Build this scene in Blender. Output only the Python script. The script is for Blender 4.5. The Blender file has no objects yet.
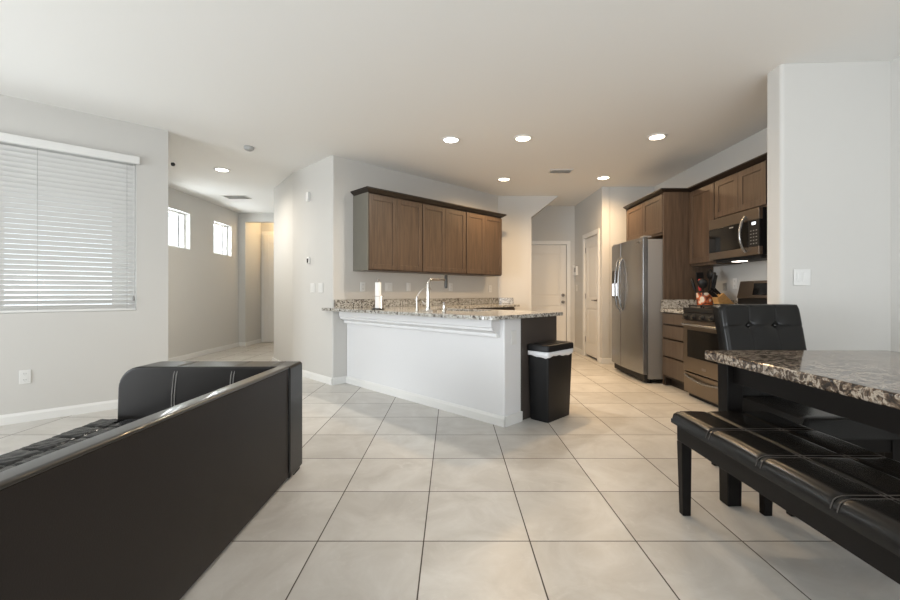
import bpy, bmesh, math, random
from mathutils import Matrix, Vector
random.seed(7)
PI = math.pi
SC = bpy.context.scene
COL = SC.collection

# ------------------------------------------------------------------ camera
CAM_F = 425.0
cd = bpy.data.cameras.new('camera')
cam = bpy.data.objects.new('camera', cd)
COL.objects.link(cam)
cd.sensor_width = 36.0
cd.lens = 36.0 * CAM_F / 900.0
cd.shift_x = -2.0 / 900.0
cd.shift_y = -7.0 / 900.0
cd.clip_start = 0.02
cam.location = (0, 0, 1.10)
cam.rotation_euler = (PI / 2, 0, 0)
SC.camera = cam

# ------------------------------------------------------------------ world, light, exposure
SC.view_settings.view_transform = 'Standard'
SC.view_settings.look = 'None'
SC.view_settings.gamma = 1.0
SC.view_settings.use_curve_mapping = False
SC.view_settings.exposure = 0.12
W = bpy.data.worlds.new('sky')
SC.world = W
W.use_nodes = True
bg = W.node_tree.nodes['Background']
bg.inputs[0].default_value = (0.90, 0.95, 1.0, 1)
bg.inputs[1].default_value = 2.0

def area(name, loc, rot, sx, sy, power, col):
    l = bpy.data.lights.new(name, 'AREA')
    l.shape = 'RECTANGLE'
    l.size, l.size_y = sx, sy
    l.energy = power
    l.color = col
    o = bpy.data.objects.new(name, l)
    COL.objects.link(o)
    o.location = loc
    o.rotation_euler = rot
    return o
# daylight through the glazed openings left of and behind the camera and through the windows
area('daylight_patio_left', (-5.60, -0.55, 1.25), (0, -(PI / 2 + math.radians(5)), 0), 2.2, 3.2, 245, (0.90, 0.955, 1.0))
area('daylight_patio_right', (1.1, -2.70, 1.25), (PI / 2 + math.radians(30), 0, 0), 2.5, 2.2, 108, (0.90, 0.955, 1.0))
def win_day(name, frame, loc, tilt, sx, sy, power):
    o = area(name, (0, 0, 0), (0, 0, 0), sx, sy, power, (0.95, 0.975, 1.0))
    # light travels towards -y of the wall frame, tilted upwards by tilt (daylight bounced off the ground outside)
    o.matrix_world = frame @ Matrix.Translation(loc) @ Matrix.Rotation(-(PI / 2 + tilt), 4, 'X')
    return o
win_day('daylight_blind', Matrix.Translation((-2.891, 4.33, 0)) @ Matrix.Rotation(math.atan2(0.682, 0.731), 4, 'Z'), (-1.2, 0.75, 1.1), 0.5, 2.2, 1.4, 16)
win_day('daylight_foyer_near', Matrix.Translation((-4.4, 0, 0)) @ Matrix.Rotation(PI / 2, 4, 'Z'), (6.83, 0.30, 2.13), 0.1, 0.6, 0.6, 26)
win_day('daylight_foyer_far', Matrix.Translation((-4.4, 0, 0)) @ Matrix.Rotation(PI / 2, 4, 'Z'), (8.16, 0.30, 2.13), 0.1, 0.6, 0.6, 26)
def downlight(name, loc, power, col):
    l = bpy.data.lights.new(name, 'SPOT')
    l.energy = power
    l.color = col
    l.spot_size = math.radians(168)
    l.spot_blend = 1.0
    l.shadow_soft_size = 0.07
    o = bpy.data.objects.new(name, l)
    COL.objects.link(o)
    o.location = loc
    return o

# ------------------------------------------------------------------ materials
def newmat(name):
    m = bpy.data.materials.new(name)
    m.use_nodes = True
    return m, m.node_tree.nodes, m.node_tree.links, m.node_tree.nodes['Principled BSDF']

def simple(name, col, rough=0.5, metal=0.0, spec=0.5, coat=0.0, bump=0.0, bscale=200.0, var=0.0, vscale=4.0):
    m, n, l, b = newmat(name)
    b.inputs['Base Color'].default_value = (*col, 1)
    b.inputs['Roughness'].default_value = rough
    b.inputs['Metallic'].default_value = metal
    b.inputs['Specular IOR Level'].default_value = spec
    b.inputs['Coat Weight'].default_value = coat
    tc = n.new('ShaderNodeTexCoord')
    if var:
        t = n.new('ShaderNodeTexNoise'); t.inputs['Scale'].default_value = vscale
        t.inputs['Detail'].default_value = 4
        l.new(tc.outputs['Object'], t.inputs['Vector'])
        r = n.new('ShaderNodeValToRGB')
        r.color_ramp.elements[0].position = 0.3; r.color_ramp.elements[1].position = 0.7
        r.color_ramp.elements[0].color = (*[c * (1 - var) for c in col], 1)
        r.color_ramp.elements[1].color = (*[min(1, c * (1 + var)) for c in col], 1)
        l.new(t.outputs['Fac'], r.inputs['Fac']); l.new(r.outputs['Color'], b.inputs['Base Color'])
    if bump:
        t = n.new('ShaderNodeTexNoise'); t.inputs['Scale'].default_value = bscale
        t.inputs['Detail'].default_value = 3
        l.new(tc.outputs['Object'], t.inputs['Vector'])
        bp = n.new('ShaderNodeBump'); bp.inputs['Strength'].default_value = bump
        bp.inputs['Distance'].default_value = 0.002
        l.new(t.outputs['Fac'], bp.inputs['Height']); l.new(bp.outputs['Normal'], b.inputs['Normal'])
    return m

def wood(name, c0, c1, rough=0.42, scale=(18, 18, 1.2)):
    m, n, l, b = newmat(name)
    tc = n.new('ShaderNodeTexCoord')
    mp = n.new('ShaderNodeMapping'); mp.inputs['Scale'].default_value = scale
    l.new(tc.outputs['Object'], mp.inputs['Vector'])
    t = n.new('ShaderNodeTexNoise'); t.inputs['Scale'].default_value = 2.2
    t.inputs['Detail'].default_value = 6; t.inputs['Distortion'].default_value = 0.6
    l.new(mp.outputs['Vector'], t.inputs['Vector'])
    r = n.new('ShaderNodeValToRGB')
    r.color_ramp.elements[0].position = 0.3; r.color_ramp.elements[0].color = (*c0, 1)
    r.color_ramp.elements[1].position = 0.72; r.color_ramp.elements[1].color = (*c1, 1)
    l.new(t.outputs['Fac'], r.inputs['Fac']); l.new(r.outputs['Color'], b.inputs['Base Color'])
    b.inputs['Roughness'].default_value = rough
    return m

def steel(name, col, rough=0.3, metal=0.9):
    m = simple(name, col, rough, metal, var=0.04, vscale=3.0)
    m.node_tree.nodes['Principled BSDF'].inputs['Anisotropic'].default_value = 0.4
    return m

def granite(name, stops, scale, rough, vein=None):
    m, n, l, b = newmat(name)
    tc = n.new('ShaderNodeTexCoord')
    v = n.new('ShaderNodeTexVoronoi'); v.inputs['Scale'].default_value = scale
    t = n.new('ShaderNodeTexNoise'); t.inputs['Scale'].default_value = scale * (0.5 if not vein else 0.25)
    t.inputs['Detail'].default_value = 8; t.inputs['Roughness'].default_value = 0.65
    if vein: t.inputs['Distortion'].default_value = 1.4
    l.new(tc.outputs['Object'], v.inputs['Vector']); l.new(tc.outputs['Object'], t.inputs['Vector'])
    sep = n.new('ShaderNodeSeparateColor'); l.new(v.outputs['Color'], sep.inputs['Color'])
    mx = n.new('ShaderNodeMath'); mx.operation = 'MULTIPLY_ADD'
    l.new(sep.outputs[0], mx.inputs[0]); mx.inputs[1].default_value = 0.45 if not vein else 0.16
    k = n.new('ShaderNodeMath'); k.operation = 'MULTIPLY'; k.inputs[1].default_value = 0.6 if not vein else 0.9
    l.new(t.outputs['Fac'], k.inputs[0]); l.new(k.outputs[0], mx.inputs[2])
    r = n.new('ShaderNodeValToRGB')
    while len(r.color_ramp.elements) < len(stops): r.color_ramp.elements.new(0.5)
    for e, (p, c) in zip(r.color_ramp.elements, stops):
        e.position = p; e.color = (*c, 1)
    l.new(mx.outputs[0], r.inputs['Fac']); l.new(r.outputs['Color'], b.inputs['Base Color'])
    b.inputs['Roughness'].default_value = rough
    return m

def tile_mat():
    m, n, l, b = newmat('floor_tile')
    g = n.new('ShaderNodeNewGeometry')
    sx = n.new('ShaderNodeSeparateXYZ'); l.new(g.outputs['Position'], sx.inputs[0])
    T, X0, Y0, GW = 0.4705, -0.1254, 1.884, 0.0046
    def mth(op, a, bb=None, c=None):
        q = n.new('ShaderNodeMath'); q.operation = op
        for i, vv in enumerate((a, bb, c)):
            if vv is None: continue
            if isinstance(vv, (int, float)): q.inputs[i].default_value = vv
            else: l.new(vv, q.inputs[i])
        return q.outputs[0]
    outs, cells = [], []
    for ax, o in ((0, X0), (1, Y0)):
        q = mth('DIVIDE', mth('SUBTRACT', sx.outputs[ax], o), T)
        cells.append(mth('FLOOR', q))
        fr = mth('FRACT', q)
        outs.append(mth('MULTIPLY', mth('MINIMUM', fr, mth('SUBTRACT', 1.0, fr)), T))
    dist = mth('MINIMUM', outs[0], outs[1])
    mask = n.new('ShaderNodeMapRange'); mask.interpolation_type = 'SMOOTHSTEP'
    mask.inputs['From Min'].default_value = GW * 0.45; mask.inputs['From Max'].default_value = GW * 0.75
    l.new(dist, mask.inputs['Value'])
    cb = n.new('ShaderNodeCombineXYZ'); l.new(cells[0], cb.inputs[0]); l.new(cells[1], cb.inputs[1])
    wn = n.new('ShaderNodeTexWhiteNoise'); wn.noise_dimensions = '3D'; l.new(cb.outputs[0], wn.inputs['Vector'])
    add = n.new('ShaderNodeVectorMath'); add.operation = 'MULTIPLY_ADD'
    l.new(wn.outputs['Color'], add.inputs[0]); add.inputs[1].default_value = (9, 9, 9); l.new(g.outputs['Position'], add.inputs[2])
    t1 = n.new('ShaderNodeTexNoise'); t1.inputs['Scale'].default_value = 3.2; t1.inputs['Detail'].default_value = 7
    t1.inputs['Roughness'].default_value = 0.62; t1.inputs['Distortion'].default_value = 0.9
    l.new(add.outputs[0], t1.inputs['Vector'])
    r = n.new('ShaderNodeValToRGB')
    e = r.color_ramp.elements
    e[0].position = 0.30; e[0].color = (0.45, 0.427, 0.392, 1)
    e[1].position = 0.70; e[1].color = (0.59, 0.575, 0.545, 1)
    q = e.new(0.5); q.color = (0.52, 0.50, 0.467, 1)
    l.new(t1.outputs['Fac'], r.inputs['Fac'])
    t2 = n.new('ShaderNodeTexNoise'); t2.inputs['Scale'].default_value = 9.0; t2.inputs['Detail'].default_value = 5
    t2.inputs['Roughness'].default_value = 0.6; t2.inputs['Distortion'].default_value = 2.2
    l.new(add.outputs[0], t2.inputs['Vector'])
    fl = n.new('ShaderNodeMapRange'); fl.inputs['From Min'].default_value = 0.60; fl.inputs['From Max'].default_value = 0.74
    fl.inputs['To Max'].default_value = 0.45
    l.new(t2.outputs['Fac'], fl.inputs['Value'])
    fm = n.new('ShaderNodeMix'); fm.data_type = 'RGBA'
    l.new(fl.outputs['Result'], fm.inputs['Factor']); l.new(r.outputs['Color'], fm.inputs['A'])
    fm.inputs['B'].default_value = (0.62, 0.61, 0.58, 1)
    hs = n.new('ShaderNodeHueSaturation')
    vv = n.new('ShaderNodeMapRange'); vv.inputs['To Min'].default_value = 0.93; vv.inputs['To Max'].default_value = 1.06
    l.new(wn.outputs['Value'], vv.inputs['Value']); l.new(vv.outputs['Result'], hs.inputs['Value'])
    l.new(fm.outputs['Result'], hs.inputs['Color'])
    mix = n.new('ShaderNodeMix'); mix.data_type = 'RGBA'
    l.new(mask.outputs['Result'], mix.inputs['Factor'])
    mix.inputs['A'].default_value = (0.06, 0.047, 0.035, 1)
    l.new(hs.outputs['Color'], mix.inputs['B'])
    l.new(mix.outputs['Result'], b.inputs['Base Color'])
    rr = n.new('ShaderNodeMapRange'); rr.inputs['To Min'].default_value = 0.8; rr.inputs['To Max'].default_value = 0.34
    l.new(mask.outputs['Result'], rr.inputs['Value']); l.new(rr.outputs['Result'], b.inputs['Roughness'])
    bp = n.new('ShaderNodeBump'); bp.inputs['Strength'].default_value = 0.6; bp.inputs['Distance'].default_value = 0.002
    l.new(mask.outputs['Result'], bp.inputs['Height']); l.new(bp.outputs['Normal'], b.inputs['Normal'])
    return m

def glass_mat():
    m = bpy.data.materials.new('thin_glass'); m.use_nodes = True
    n, l = m.node_tree.nodes, m.node_tree.links
    for x in list(n): n.remove(x)
    o = n.new('ShaderNodeOutputMaterial'); mix = n.new('ShaderNodeMixShader')
    tr = n.new('ShaderNodeBsdfTransparent'); tr.inputs[0].default_value = (0.95, 0.97, 0.97, 1)
    gl = n.new('ShaderNodeBsdfGlossy'); gl.inputs['Roughness'].default_value = 0.02
    mix.inputs[0].default_value = 0.07
    l.new(tr.outputs[0], mix.inputs[1]); l.new(gl.outputs[0], mix.inputs[2]); l.new(mix.outputs[0], o.inputs[0])
    return m

def emit(name, col, s):
    m, n, l, b = newmat(name)
    b.inputs['Base Color'].default_value = (*col, 1)
    b.inputs['Emission Color'].default_value = (*col, 1)
    b.inputs['Emission Strength'].default_value = s
    return m

def slat_mat():
    m, n, l, b = newmat('blind_slat')
    b.inputs['Base Color'].default_value = (0.66, 0.65, 0.63, 1)
    b.inputs['Roughness'].default_value = 0.45
    tl = n.new('ShaderNodeBsdfTranslucent'); tl.inputs[0].default_value = (0.8, 0.79, 0.76, 1)
    mix = n.new('ShaderNodeMixShader'); mix.inputs[0].default_value = 0.03
    out = n['Material Output']
    l.new(b.outputs[0], mix.inputs[1]); l.new(tl.outputs[0], mix.inputs[2]); l.new(mix.outputs[0], out.inputs[0])
    return m

def crock_mat():
    m, n, l, b = newmat('crock_glaze')
    tc = n.new('ShaderNodeTexCoord')
    v = n.new('ShaderNodeTexVoronoi'); v.inputs['Scale'].default_value = 17
    l.new(tc.outputs['Object'], v.inputs['Vector'])
    r = n.new('ShaderNodeValToRGB'); r.color_ramp.interpolation = 'CONSTANT'
    e = r.color_ramp.elements
    e[0].position = 0.0; e[0].color = (0.70, 0.58, 0.46, 1)
    e[1].position = 0.50; e[1].color = (0.50, 0.13, 0.05, 1)
    q = e.new(0.70); q.color = (0.14, 0.04, 0.025, 1)
    l.new(v.outputs['Distance'], r.inputs['Fac']); l.new(r.outputs['Color'], b.inputs['Base Color'])
    b.inputs['Roughness'].default_value = 0.25
    return m

M = dict(
    wall=simple('wall_paint', (0.565, 0.552, 0.525), 0.75, bump=0.12, bscale=160),
    ceil=simple('ceiling_paint', (0.775, 0.765, 0.74), 0.85, bump=0.15, bscale=120),
    pony=simple('white_paint', (0.70, 0.70, 0.705), 0.6, bump=0.08, bscale=160),
    trim=simple('trim_paint', (0.72, 0.715, 0.695), 0.4),
    door=simple('door_paint', (0.72, 0.70, 0.665), 0.42),
    tile=tile_mat(), glass=glass_mat(), slat=slat_mat(), crock=crock_mat(),
    vinyl=simple('window_vinyl', (0.82, 0.82, 0.82), 0.35),
    wood=wood('cabinet_wood', (0.056, 0.036, 0.024), (0.106, 0.071, 0.047)),
    wood_g=wood('cabinet_wood_gray', (0.078, 0.056, 0.040), (0.112, 0.083, 0.060)),
    wood_d=wood('dark_wood', (0.014, 0.009, 0.006), (0.022, 0.014, 0.009), 0.45),
    panel=simple('end_panel_laminate', (0.058, 0.047, 0.040), 0.5, var=0.1),
    side=simple('side_laminate', (0.150, 0.140, 0.115), 0.4, var=0.06),  # brown cabinet side with the window's grazing sheen put into its colour
    inner=simple('cabinet_shadow_line', (0.03, 0.02, 0.014), 0.6),
    counter=granite('speckled_granite', [(0.30, (0.035, 0.030, 0.027)), (0.38, (0.17, 0.145, 0.12)), (0.46, (0.40, 0.385, 0.345)), (0.60, (0.53, 0.52, 0.485)), (0.72, (0.22, 0.205, 0.18))], 78, 0.13),
    marble=granite('brown_marble', [(0.36, (0.010, 0.007, 0.006)), (0.47, (0.045, 0.030, 0.021)), (0.54, (0.16, 0.115, 0.08)), (0.60, (0.42, 0.36, 0.29)), (0.68, (0.06, 0.04, 0.028))], 70, 0.09, vein=True),
    steel=steel('brushed_steel', (0.31, 0.31, 0.31), 0.27),
    steel_side=simple('steel_gray_side', (0.30, 0.29, 0.28), 0.42, metal=0.35),
    steel_warm=steel('warm_steel', (0.215, 0.178, 0.143), 0.30),
    chrome=simple('chrome', (0.75, 0.73, 0.70), 0.10, metal=1.0),
    nickel=simple('satin_nickel', (0.30, 0.28, 0.26), 0.30, metal=1.0),
    knob=simple('dark_knob', (0.06, 0.057, 0.053), 0.3, metal=0.6),
    black_glass=simple('black_glass', (0.006, 0.006, 0.006), 0.08, spec=0.3),
    black_plastic=simple('black_plastic', (0.009, 0.009, 0.0095), 0.42, spec=0.3),
    black_matte=simple('black_matte', (0.010, 0.010, 0.010), 0.6),
    bag=simple('white_bag', (0.80, 0.80, 0.82), 0.5, bump=0.5, bscale=40),
    leather=simple('black_leather', (0.0065, 0.006, 0.0055), 0.26, spec=0.30, bump=0.07, bscale=260),
    leather_s=simple('shiny_leather', (0.02, 0.018, 0.016), 0.30, spec=0.6, coat=0.5),
    leather_a=simple('arm_leather', (0.010, 0.0085, 0.0075), 0.28, spec=0.24, bump=0.08, bscale=180),
    leather_b=simple('brown_black_leather', (0.017, 0.0135, 0.0115), 0.48, spec=0.2, bump=0.25, bscale=260),
    stitch=simple('pale_stitch', (0.20, 0.19, 0.175), 0.55),
    stitch_d=simple('dark_stitch', (0.045, 0.037, 0.031), 0.5),
    espresso=simple('espresso_wood', (0.0055, 0.0045, 0.004), 0.42, spec=0.16),
    plate=simple('white_plate', (0.70, 0.695, 0.675), 0.35),
    plate_s=simple('plate_slot', (0.25, 0.25, 0.24), 0.5),
    gray_plate=simple('gray_plate', (0.36, 0.36, 0.35), 0.45),
    paper=simple('paper', (0.84, 0.83, 0.82), 0.9, bump=0.3, bscale=300),
    block=wood('knife_block_wood', (0.42, 0.22, 0.075), (0.56, 0.32, 0.12), 0.5, (3, 20, 20)),
    red=simple('red_silicone', (0.45, 0.03, 0.03), 0.4),
    lens_w=emit('lamp_lens_white', (1.0, 0.98, 0.95), 14),
    lens_y=emit('lamp_lens_warm', (1.0, 0.86, 0.64), 14),
    led=emit('display_white', (0.85, 0.92, 1.0), 1.5),
    hoodlamp=emit('hood_lamp', (1.0, 0.93, 0.82), 6),
    vent=simple('vent_metal', (0.66, 0.64, 0.60), 0.5),
    vent_d=simple('vent_dark', (0.09, 0.075, 0.06), 0.8),
)

# ------------------------------------------------------------------ mesh helpers
class MB:
    def __init__(self): self.bm = bmesh.new()
    def box(self, x0, x1, y0, y1, z0, z1):
        v = [self.bm.verts.new(p) for p in ((x0, y0, z0), (x1, y0, z0), (x1, y1, z0), (x0, y1, z0), (x0, y0, z1), (x1, y0, z1), (x1, y1, z1), (x0, y1, z1))]
        for f in ((0, 3, 2, 1), (4, 5, 6, 7), (0, 1, 5, 4), (1, 2, 6, 5), (2, 3, 7, 6), (3, 0, 4, 7)):
            self.bm.faces.new([v[i] for i in f])
        return self
    def hexa(self, lo, hi):                      # two quads of 3D points
        v = [self.bm.verts.new(p) for p in list(lo) + list(hi)]
        for f in ((0, 3, 2, 1), (4, 5, 6, 7), (0, 1, 5, 4), (1, 2, 6, 5), (2, 3, 7, 6), (3, 0, 4, 7)):
            self.bm.faces.new([v[i] for i in f])
        return self
    def prism(self, poly, a, b, axis='z'):
        def p3(p, h):
            return {'z': (p[0], p[1], h), 'y': (p[0], h, p[1]), 'x': (h, p[0], p[1])}[axis]
        lo = [self.bm.verts.new(p3(p, a)) for p in poly]
        hi = [self.bm.verts.new(p3(p, b)) for p in poly]
        k = len(poly)
        self.bm.faces.new(lo[::-1]); self.bm.faces.new(hi)
        for i in range(k):
            self.bm.faces.new((lo[i], lo[(i + 1) % k], hi[(i + 1) % k], hi[i]))
        return self
    def tube(self, pts, r, seg=10, closed=False):
        pts = [Vector(p) for p in pts]
        rs = r if isinstance(r, (list, tuple)) else [r] * len(pts)
        rings = []
        up = None
        for i, p in enumerate(pts):
            if closed: d = pts[(i + 1) % len(pts)] - pts[i - 1]
            else: d = pts[min(i + 1, len(pts) - 1)] - pts[max(i - 1, 0)]
            d.normalize()
            if up is None:
                up = Vector((0, 0, 1)) if abs(d.z) < 0.9 else Vector((1, 0, 0))
            s = d.cross(up); s.normalize()
            up = s.cross(d); up.normalize()
            rings.append([self.bm.verts.new(p + (s * math.cos(2 * PI * k / seg) + up * math.sin(2 * PI * k / seg)) * rs[i]) for k in range(seg)])
        m = len(rings)
        for i in range(m if closed else m - 1):
            a, b = rings[i], rings[(i + 1) % m]
            for k in range(seg):
                self.bm.faces.new((a[k], a[(k + 1) % seg], b[(k + 1) % seg], b[k]))
        if not closed:
            self.bm.faces.new(rings[0][::-1]); self.bm.faces.new(rings[-1])
        return self
    def lathe(self, cx, cy, prof, seg=28):
        rings = []
        for r, z in prof:
            rings.append([self.bm.verts.new((cx + r * math.cos(2 * PI * k / seg), cy + r * math.sin(2 * PI * k / seg), z)) for k in range(seg)])
        for a, b in zip(rings, rings[1:]):
            for k in range(seg):
                self.bm.faces.new((a[k], a[(k + 1) % seg], b[(k + 1) % seg], b[k]))
        self.bm.faces.new(rings[0][::-1]); self.bm.faces.new(rings[-1])
        return self
    def grid(self, nx, ny, fn, fb):              # closed pad: fn(u,v) top points, fb(u,v) bottom points
        T = [[self.bm.verts.new(fn(i / nx, j / ny)) for j in range(ny + 1)] for i in range(nx + 1)]
        B = [[self.bm.verts.new(fb(i / nx, j / ny)) for j in range(ny + 1)] for i in range(nx + 1)]
        for i in range(nx):
            for j in range(ny):
                self.bm.faces.new((T[i][j], T[i + 1][j], T[i + 1][j + 1], T[i][j + 1]))
                self.bm.faces.new((B[i][j], B[i][j + 1], B[i + 1][j + 1], B[i + 1][j]))
        for i in range(nx):
            self.bm.faces.new((T[i][0], B[i][0], B[i + 1][0], T[i + 1][0]))
            self.bm.faces.new((T[i][ny], T[i + 1][ny], B[i + 1][ny], B[i][ny]))
        for j in range(ny):
            self.bm.faces.new((T[0][j], T[0][j + 1], B[0][j + 1], B[0][j]))
            self.bm.faces.new((T[nx][j], B[nx][j], B[nx][j + 1], T[nx][j + 1]))
        return self
    def xf(self, m):
        bmesh.ops.transform(self.bm, matrix=m, verts=self.bm.verts); return self

class Frame:
    def __init__(self, loc, deg):
        self.loc = Vector((*loc, 0)); self.rot = math.radians(deg)
        self.m = Matrix.Translation(self.loc) @ Matrix.Rotation(self.rot, 4, 'Z')
WF = Frame((0, 0), 0)
C0 = (-1.43, 5.082)
CABA = math.degrees(math.atan2(0.6965, 0.7176))
CAB = Frame(C0, CABA)                    # x along the cabinet wall, -y into the room
PEN = Frame((0, 0), -45)                 # x along the peninsula, y towards the kitchen
EWIN = (-2.891, 4.33)
WINA = math.degrees(math.atan2(0.682, 0.731))
WIN = Frame(EWIN, WINA)                  # x along the window wall, -y into the room
KIT = Frame((3.14, 0), -90)              # x = -Y, y = X - 3.14
GW = Frame((-2.19, 5.84), -45)           # wall left of the kitchen, x along it, -y into the room

ORG = {}
def mesh_obj(name, mb, mat, bevel=0.0, seg=2, smooth=False, org=None, sub=0):
    bm = mb.bm
    if org is not None:
        bmesh.ops.translate(bm, verts=bm.verts, vec=-org)
    bmesh.ops.recalc_face_normals(bm, faces=bm.faces)
    me = bpy.data.meshes.new(name)
    bm.to_mesh(me); bm.free()
    me.materials.append(mat)
    o = bpy.data.objects.new(name, me)
    COL.objects.link(o)
    if smooth or bevel:
        for p in me.polygons: p.use_smooth = True
    if bevel:
        md = o.modifiers.new('bevel', 'BEVEL'); md.width = bevel; md.segments = seg
        md.limit_method = 'ANGLE'; md.angle_limit = math.radians(35)
        md.harden_normals = True
    elif smooth:
        md = o.modifiers.new('split', 'EDGE_SPLIT'); md.split_angle = math.radians(42)
    if sub:
        md = o.modifiers.new('sub', 'SUBSURF'); md.levels = sub; md.render_levels = sub
    return o

def tag(o, label, cat, group=None):
    o['label'] = label; o['category'] = cat
    if group: o['group'] = group
    return o

def thing(name, label, cat, frame, org, group=None):
    o = bpy.data.objects.new(name, None)
    COL.objects.link(o)
    o.empty_display_size = 0.05
    org = Vector(org)
    o.matrix_world = frame.m @ Matrix.Translation(org)
    ORG[o.name] = org
    return tag(o, label, cat, group)

def part(root, name, mb, mat, bevel=0.0, seg=2, smooth=False, label=None, sub=0):
    org = ORG[root.name]
    o = mesh_obj(name, mb, mat, bevel, seg, smooth, org, sub)
    o.parent = root
    ORG[o.name] = org
    if label: o['label'] = label
    return o

def single(name, label, cat, frame, org, mb, mat, group=None, bevel=0.0, seg=2, smooth=False):
    org = Vector(org)
    o = mesh_obj(name, mb, mat, bevel, seg, smooth, org)
    o.matrix_world = frame.m @ Matrix.Translation(org)
    ORG[o.name] = org
    return tag(o, label, cat, group)

def struct(name, mb, mat, frame=WF, bevel=0.0, seg=2, smooth=False, parent=None, sub=0):
    o = mesh_obj(name, mb, mat, bevel, seg, smooth, None, sub)
    if parent:
        o.parent = parent
    else:
        o.matrix_world = frame.m.copy()
        o['kind'] = 'structure'
    ORG[o.name] = Vector((0, 0, 0))
    return o

def holed(mb, x0, x1, y0, y1, z0, z1, holes):
    """box along x with rectangular openings (a, b, za, zb)"""
    xs = sorted({x0, x1, *[h[0] for h in holes], *[h[1] for h in holes]})
    zs = sorted({z0, z1, *[h[2] for h in holes], *[h[3] for h in holes]})
    for a, b in zip(xs, xs[1:]):
        run = None
        for c, d in zip(zs, zs[1:]):
            mx, mz = (a + b) / 2, (c + d) / 2
            hole = any(h[0] < mx < h[1] and h[2] < mz < h[3] for h in holes)
            if hole:
                if run: mb.box(a, b, y0, y1, *run); run = None
            else:
                run = (run[0], d) if run else (c, d)
        if run: mb.box(a, b, y0, y1, *run)
    return mb

def rounded(poly, r, n=6):
    """round chosen corners of a polygon: poly items (x, y, radius or 0)"""
    out = []
    k = len(poly)
    for i in range(k):
        x, y, rr = poly[i] if len(poly[i]) == 3 else (*poly[i], r)
        if not rr: out.append((x, y)); continue
        p = Vector((x, y)); a = Vector(poly[i - 1][:2]) - p; b = Vector(poly[(i + 1) % k][:2]) - p
        a.normalize(); b.normalize()
        ang = a.angle(b); t = rr / math.tan(ang / 2)
        c = p + (a + b).normalized() * (rr / math.sin(ang / 2))
        s = p + a * t - c; e = p + b * t - c
        a0 = math.atan2(s.y, s.x); a1 = math.atan2(e.y, e.x)
        d = (a1 - a0 + PI) % (2 * PI) - PI
        for j in range(n + 1):
            q = a0 + d * j / n
            out.append((c.x + rr * math.cos(q), c.y + rr * math.sin(q)))
    return out

H = 2.75
# ------------------------------------------------------------------ room shell
struct('floor', MB().box(-6.2, 3.6, -2.9, 9.7, -0.12, 0.0), M['tile'])
struct('ceiling', MB().box(-6.2, 3.6, -2.9, 9.7, H, H + 0.12), M['ceil'])
# window wall on the left with the wide blind-covered window
BW0, BW1, BZ0, BZ1 = -2.10, -0.262, 0.93, 2.36
struct('wall_left', holed(MB(), -3.60, 0.0, 0.0, 0.14, 0, H, [(BW0, BW1, BZ0, BZ1)]), M['wall'], WIN)
struct('wall_left_return', MB().prism([(-2.99, 4.437), (-4.40, 5.80), (-4.55, 5.80), (-4.55, 5.72), (-3.10, 4.335)], 0, H), M['wall'])
# foyer wall with the two small high windows
hw = [(6.52, 7.14, 1.83, 2.43), (7.85, 8.48, 1.83, 2.43)]
mb = MB(); holed(mb, 5.7, 8.90, 0, 0.16, 0, H, hw)
mb.xf(Matrix(((0, -1, 0, -4.40), (1, 0, 0, 0), (0, 0, 1, 0), (0, 0, 0, 1))))
struct('wall_foyer', mb, M['wall'])
struct('wall_foyer_end', MB().box(-4.40, -4.26, 8.76, 8.90, 0, H).box(-4.26, -3.25, 8.76, 8.90, 2.57, H).box(-3.25, -2.80, 8.76, 8.90, 0, H), M['wall'])
struct('wall_vestibule_left', MB().box(-4.39, -4.26, 8.90, 9.60, 0, H), M['wall'])
struct('wall_vestibule_right', MB().box(-3.25, -3.12, 8.90, 9.60, 0, H), M['wall'])
struct('wall_vestibule_back', MB().box(-4.26, -3.25, 9.48, 9.60, 0, H), M['wall'])
# core block between foyer and kitchen
core = rounded([(C0[0], C0[1], 0.02), (-2.19, 5.84, 0.16), (-2.82, 6.72, 0.03), (-2.82, 8.90, 0), (1.25, 8.90, 0), (1.25, 7.36, 0), (1.35, 7.36, 0), (1.35, 7.229, 0), (0.782, 7.229, 0)], 0)
struct('wall_center', MB().prism(core, 0, H), M['wall'], bevel=0)
struct('wall_stair', MB().prism([(1.35, 2.39), (1.81, H), (1.35, H)], 7.229, 8.07, 'y'), M['wall'])
# corridor back wall with garage door, pantry wall with door
struct('wall_corridor_back', holed(MB(), 1.25, 2.46, 8.06, 8.18, 0, H, [(1.335, 2.175, 0, 2.02)]), M['wall'])
mb = MB(); holed(mb, 6.60, 8.06, -0.12, 0, 0, H, [(6.79, 7.47, 0, 2.05)])
mb.xf(Matrix(((0, -1, 0, 2.33), (1, 0, 0, 0), (0, 0, 1, 0), (0, 0, 0, 1))))
struct('wall_pantry', mb, M['wall'])
struct('wall_pantry_back', MB().box(2.52, 2.64, 6.72, 8.06, 0, H), M['wall'])  # unseen slab added behind the pantry door to block leaking sky light
struct('wall_kitchen_far', MB().box(2.455, 3.26, 6.60, 6.72, 0, H), M['wall'])
struct('wall_kitchen_right', MB().box(3.14, 3.26, 3.05, 6.60, 0, H), M['wall'])
struct('wall_partition', MB().prism(rounded([(2.372, 3.06, 0.025), (2.372, 3.215, 0.025), (3.14, 3.215, 0), (3.14, 3.02, 0)], 0, 5), 0, H), M['wall'])
struct('wall_dining', MB().box(3.12, 3.24, -2.6, 3.02, 0, H), M['wall'])
struct('wall_back', holed(MB(), -5.6, 3.24, -2.72, -2.6, 0, H, [(-0.2, 2.4, 0.0, 2.4)]), M['wall'])
mb = MB(); holed(mb, -2.6, 1.95, 0, 0.12, 0, H, [(-2.2, 1.1, 0.0, 2.4)])
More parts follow.
